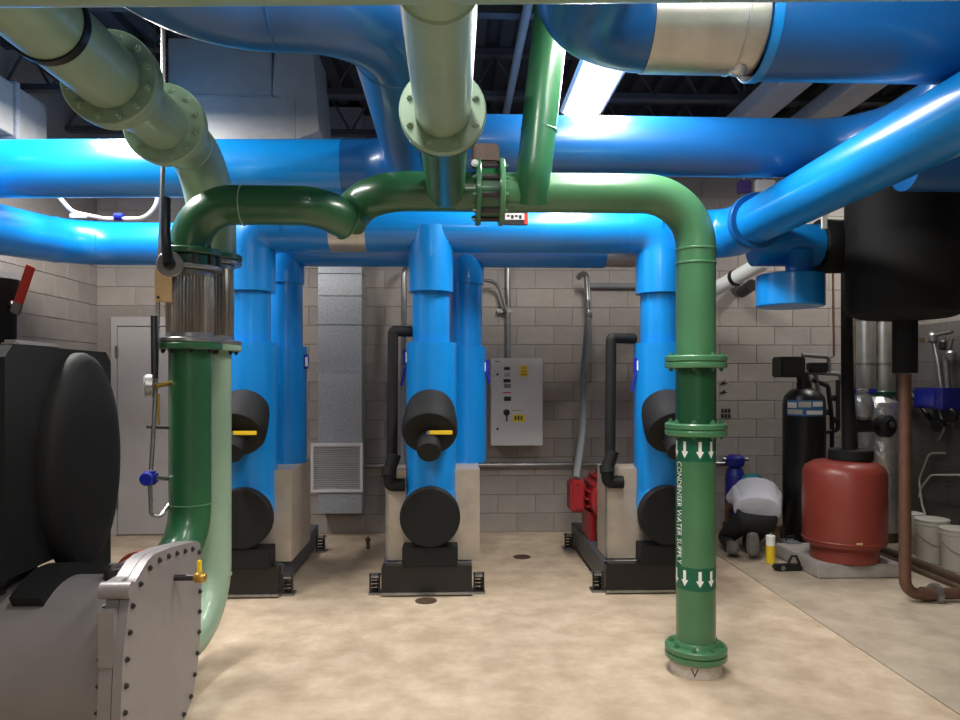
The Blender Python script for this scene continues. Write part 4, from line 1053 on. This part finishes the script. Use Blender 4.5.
# thin conduit along the joists and white hose between headers
tag(MB().tube([(P(529, 15, 4.7).x - .02, 2.0, 4.03), (P(529, 15, 4.7).x - .02, 7.2, 4.03)], .032, 14).build('conduit', GREYC), 'pale overhead conduit running beside the dark green drop pipe', 'conduit')
t = thing('cable', 'white cable sagging between the two blue headers with a blue tie', 'cable', P(110, 215, 5.5))
MB().tube(fillet([P(58, 196, 5.5), P(72, 212, 5.5), P(105, 219, 5.5), P(145, 219, 5.5), P(157, 205, 5.5), P(158, 180, 5.5)], .15, 6), .016, 10).build('cord', BUCKET, t)
MB().ring(.015, .03, -.03, .03, P(119, 217, 5.49), (1, 0, 0), 12).build('tie', BLUEV, t)
c = P(78, 216, 5.48); MB().box(c.x - .06, c.x + .06, c.y - .01, c.y + .01, c.z - .015, c.z + .015, .003).build('tag', WHITE, t)

# ================================================================ PERSON
def skinmesh(name, pts, edges, m, par, sub=2, root=0):
    me = bpy.data.meshes.new(name); me.from_pydata([tuple(Vector(p[0]) + DP) for p in pts], edges, [])
    o = mk(name, me, par)
    md = o.modifiers.new('skin', 'SKIN'); md.use_smooth_shade = True
    sd = me.skin_vertices[0].data
    for i, p in enumerate(pts):
        r = p[1]; sd[i].radius = r if isinstance(r, tuple) else (r, r); sd[i].use_root = (i == root)
    s2 = o.modifiers.new('sub', 'SUBSURF'); s2.levels = sub; s2.render_levels = sub
    me.materials.append(m)
    return o
DP = Vector((.07, 0, 0))
pe = thing('person', 'kneeling person bent forward in a light grey shirt, dark trousers and teal cap', 'person', (2.75, 6.7, 0))
pel = (2.77, 6.66, .38); sp = (2.84, 6.8, .50); ch = (2.92, 6.98, .555); nk = (2.96, 7.13, .55); hd = (2.99, 7.24, .565)
ls, rs = (2.75, 7.02, .54), (3.11, 7.0, .53)
le_, re_ = (2.74, 7.22, .36), (3.2, 7.1, .32)
lw, rw = (2.8, 7.38, .2), (3.06, 7.3, .17)
lk, rk = (2.60, 6.98, .085), (2.86, 6.98, .085)
lhip, rhip = (2.67, 6.68, .33), (2.87, 6.68, .33)
la, ra = (2.56, 6.62, .09), (2.70, 6.55, .12)
pts = [(pel, .13), (sp, .12), (ch, .13), (nk, .055), (hd, (.085, .095)), ((2.98, 7.31, .52), .06), (ls, .06), (le_, .042), (lw, .03), (rs, .06), (re_, .042), (rw, .03),
       (lhip, .09), (lk, .06), (la, .042), (rhip, .09), (rk, .06), (ra, .042)]
ed = [(0, 1), (1, 2), (2, 3), (3, 4), (4, 5), (2, 6), (6, 7), (7, 8), (2, 9), (9, 10), (10, 11), (0, 12), (12, 13), (13, 14), (0, 15), (15, 16), (16, 17)]
def hand(w, d, sx):
    w = Vector(w); d = Vector(d).normalized(); s = Vector((1, 0, 0)); base = len(pts)
    palm = w + d * .07
    pts.append((tuple(palm), (.036, .018))); par_i = 8 if sx < 0 else 11
    ed.append((par_i, base))
    for k, ln in enumerate((.075, .085, .08, .062)):
        off = s * ((k - 1.5) * .02); i = len(pts)
        pts.append((tuple(palm + off + d * .02), .009)); pts.append((tuple(palm + off + d * (.02 + ln * .6)), .009)); pts.append((tuple(palm + off * 1.05 + d * (.02 + ln) + Vector((0, 0, -.02))), .008))
        ed.extend([(base, i), (i, i + 1), (i + 1, i + 2)])
    i = len(pts)
    pts.append((tuple(w + d * .035 - s * sx * .035), .01)); pts.append((tuple(w + d * .08 - s * sx * .055), .009)); ed.extend([(base, i), (i, i + 1)])
hand(lw, (.1, .7, -.35), -1); hand(rw, (-.2, .7, -.2), 1)
skinmesh('body', pts, ed, SKIN, pe)
skinmesh('shirt', [((2.775, 6.61, .42), (.195, .135)), (sp, (.23, .165)), (ch, (.235, .16)), ((2.95, 7.1, .55), (.1, .08)), (ls, .085), ((2.73, 7.14, .43), .072), (rs, .095), ((3.13, 7.06, .40), .08)],
         [(0, 1), (1, 2), (2, 3), (2, 4), (4, 5), (2, 6), (6, 7)], SHIRT, pe, 2, 1)
skinmesh('trousers', [((2.76, 6.63, .39), (.18, .13)), ((2.76, 6.65, .31), (.215, .175)), (lhip, .13), (lk, .085), ((2.57, 6.72, .085), .065), (rhip, .13), (rk, .085), ((2.73, 6.68, .09), .065)],
         [(0, 1), (1, 2), (2, 3), (3, 4), (1, 5), (5, 6), (6, 7)], TROU, pe, 2, 1)
b = MB(); b.lathe([(.118, 0), (.12, .03), (.112, .07), (.085, .105), (.04, .122), (0, .125)], (3.06, 7.23, .57), (0, .12, 1), 28); cp_ = b.build('cap', TEAL, pe)
MB().prism([(3.06 - .08, 7.33), (3.06 - .06, 7.42), (3.06, 7.44), (3.06 + .06, 7.42), (3.06 + .08, 7.33)], 'z', .56, .572).build('cap_brim', TEAL, cp_)
def shoe(ankle, toe, name):
    a, t_ = Vector(ankle), Vector(toe)
    return skinmesh(name, [(tuple(a), (.055, .05)), (tuple(a + (t_ - a) * .25), (.06, .05)), (tuple(a + (t_ - a) * .6), (.068, .042)), (tuple(t_), (.058, .034))], [(0, 1), (1, 2), (2, 3)], SHOE, pe, 2, 0)
shoe((2.68, 6.5, .26), (2.66, 6.44, .04), 'shoe')
shoe((2.55, 6.6, .15), (2.50, 6.55, .04), 'shoe')
for nm, (cx_, cz_) in (('eye', (3.03, .555)), ('eye', (3.09, .555))): MB().lathe([(.012, 0), (.006, .008)], (cx_, 7.325, cz_), (0, 1, 0), 10).build(nm, WHITE, pe)
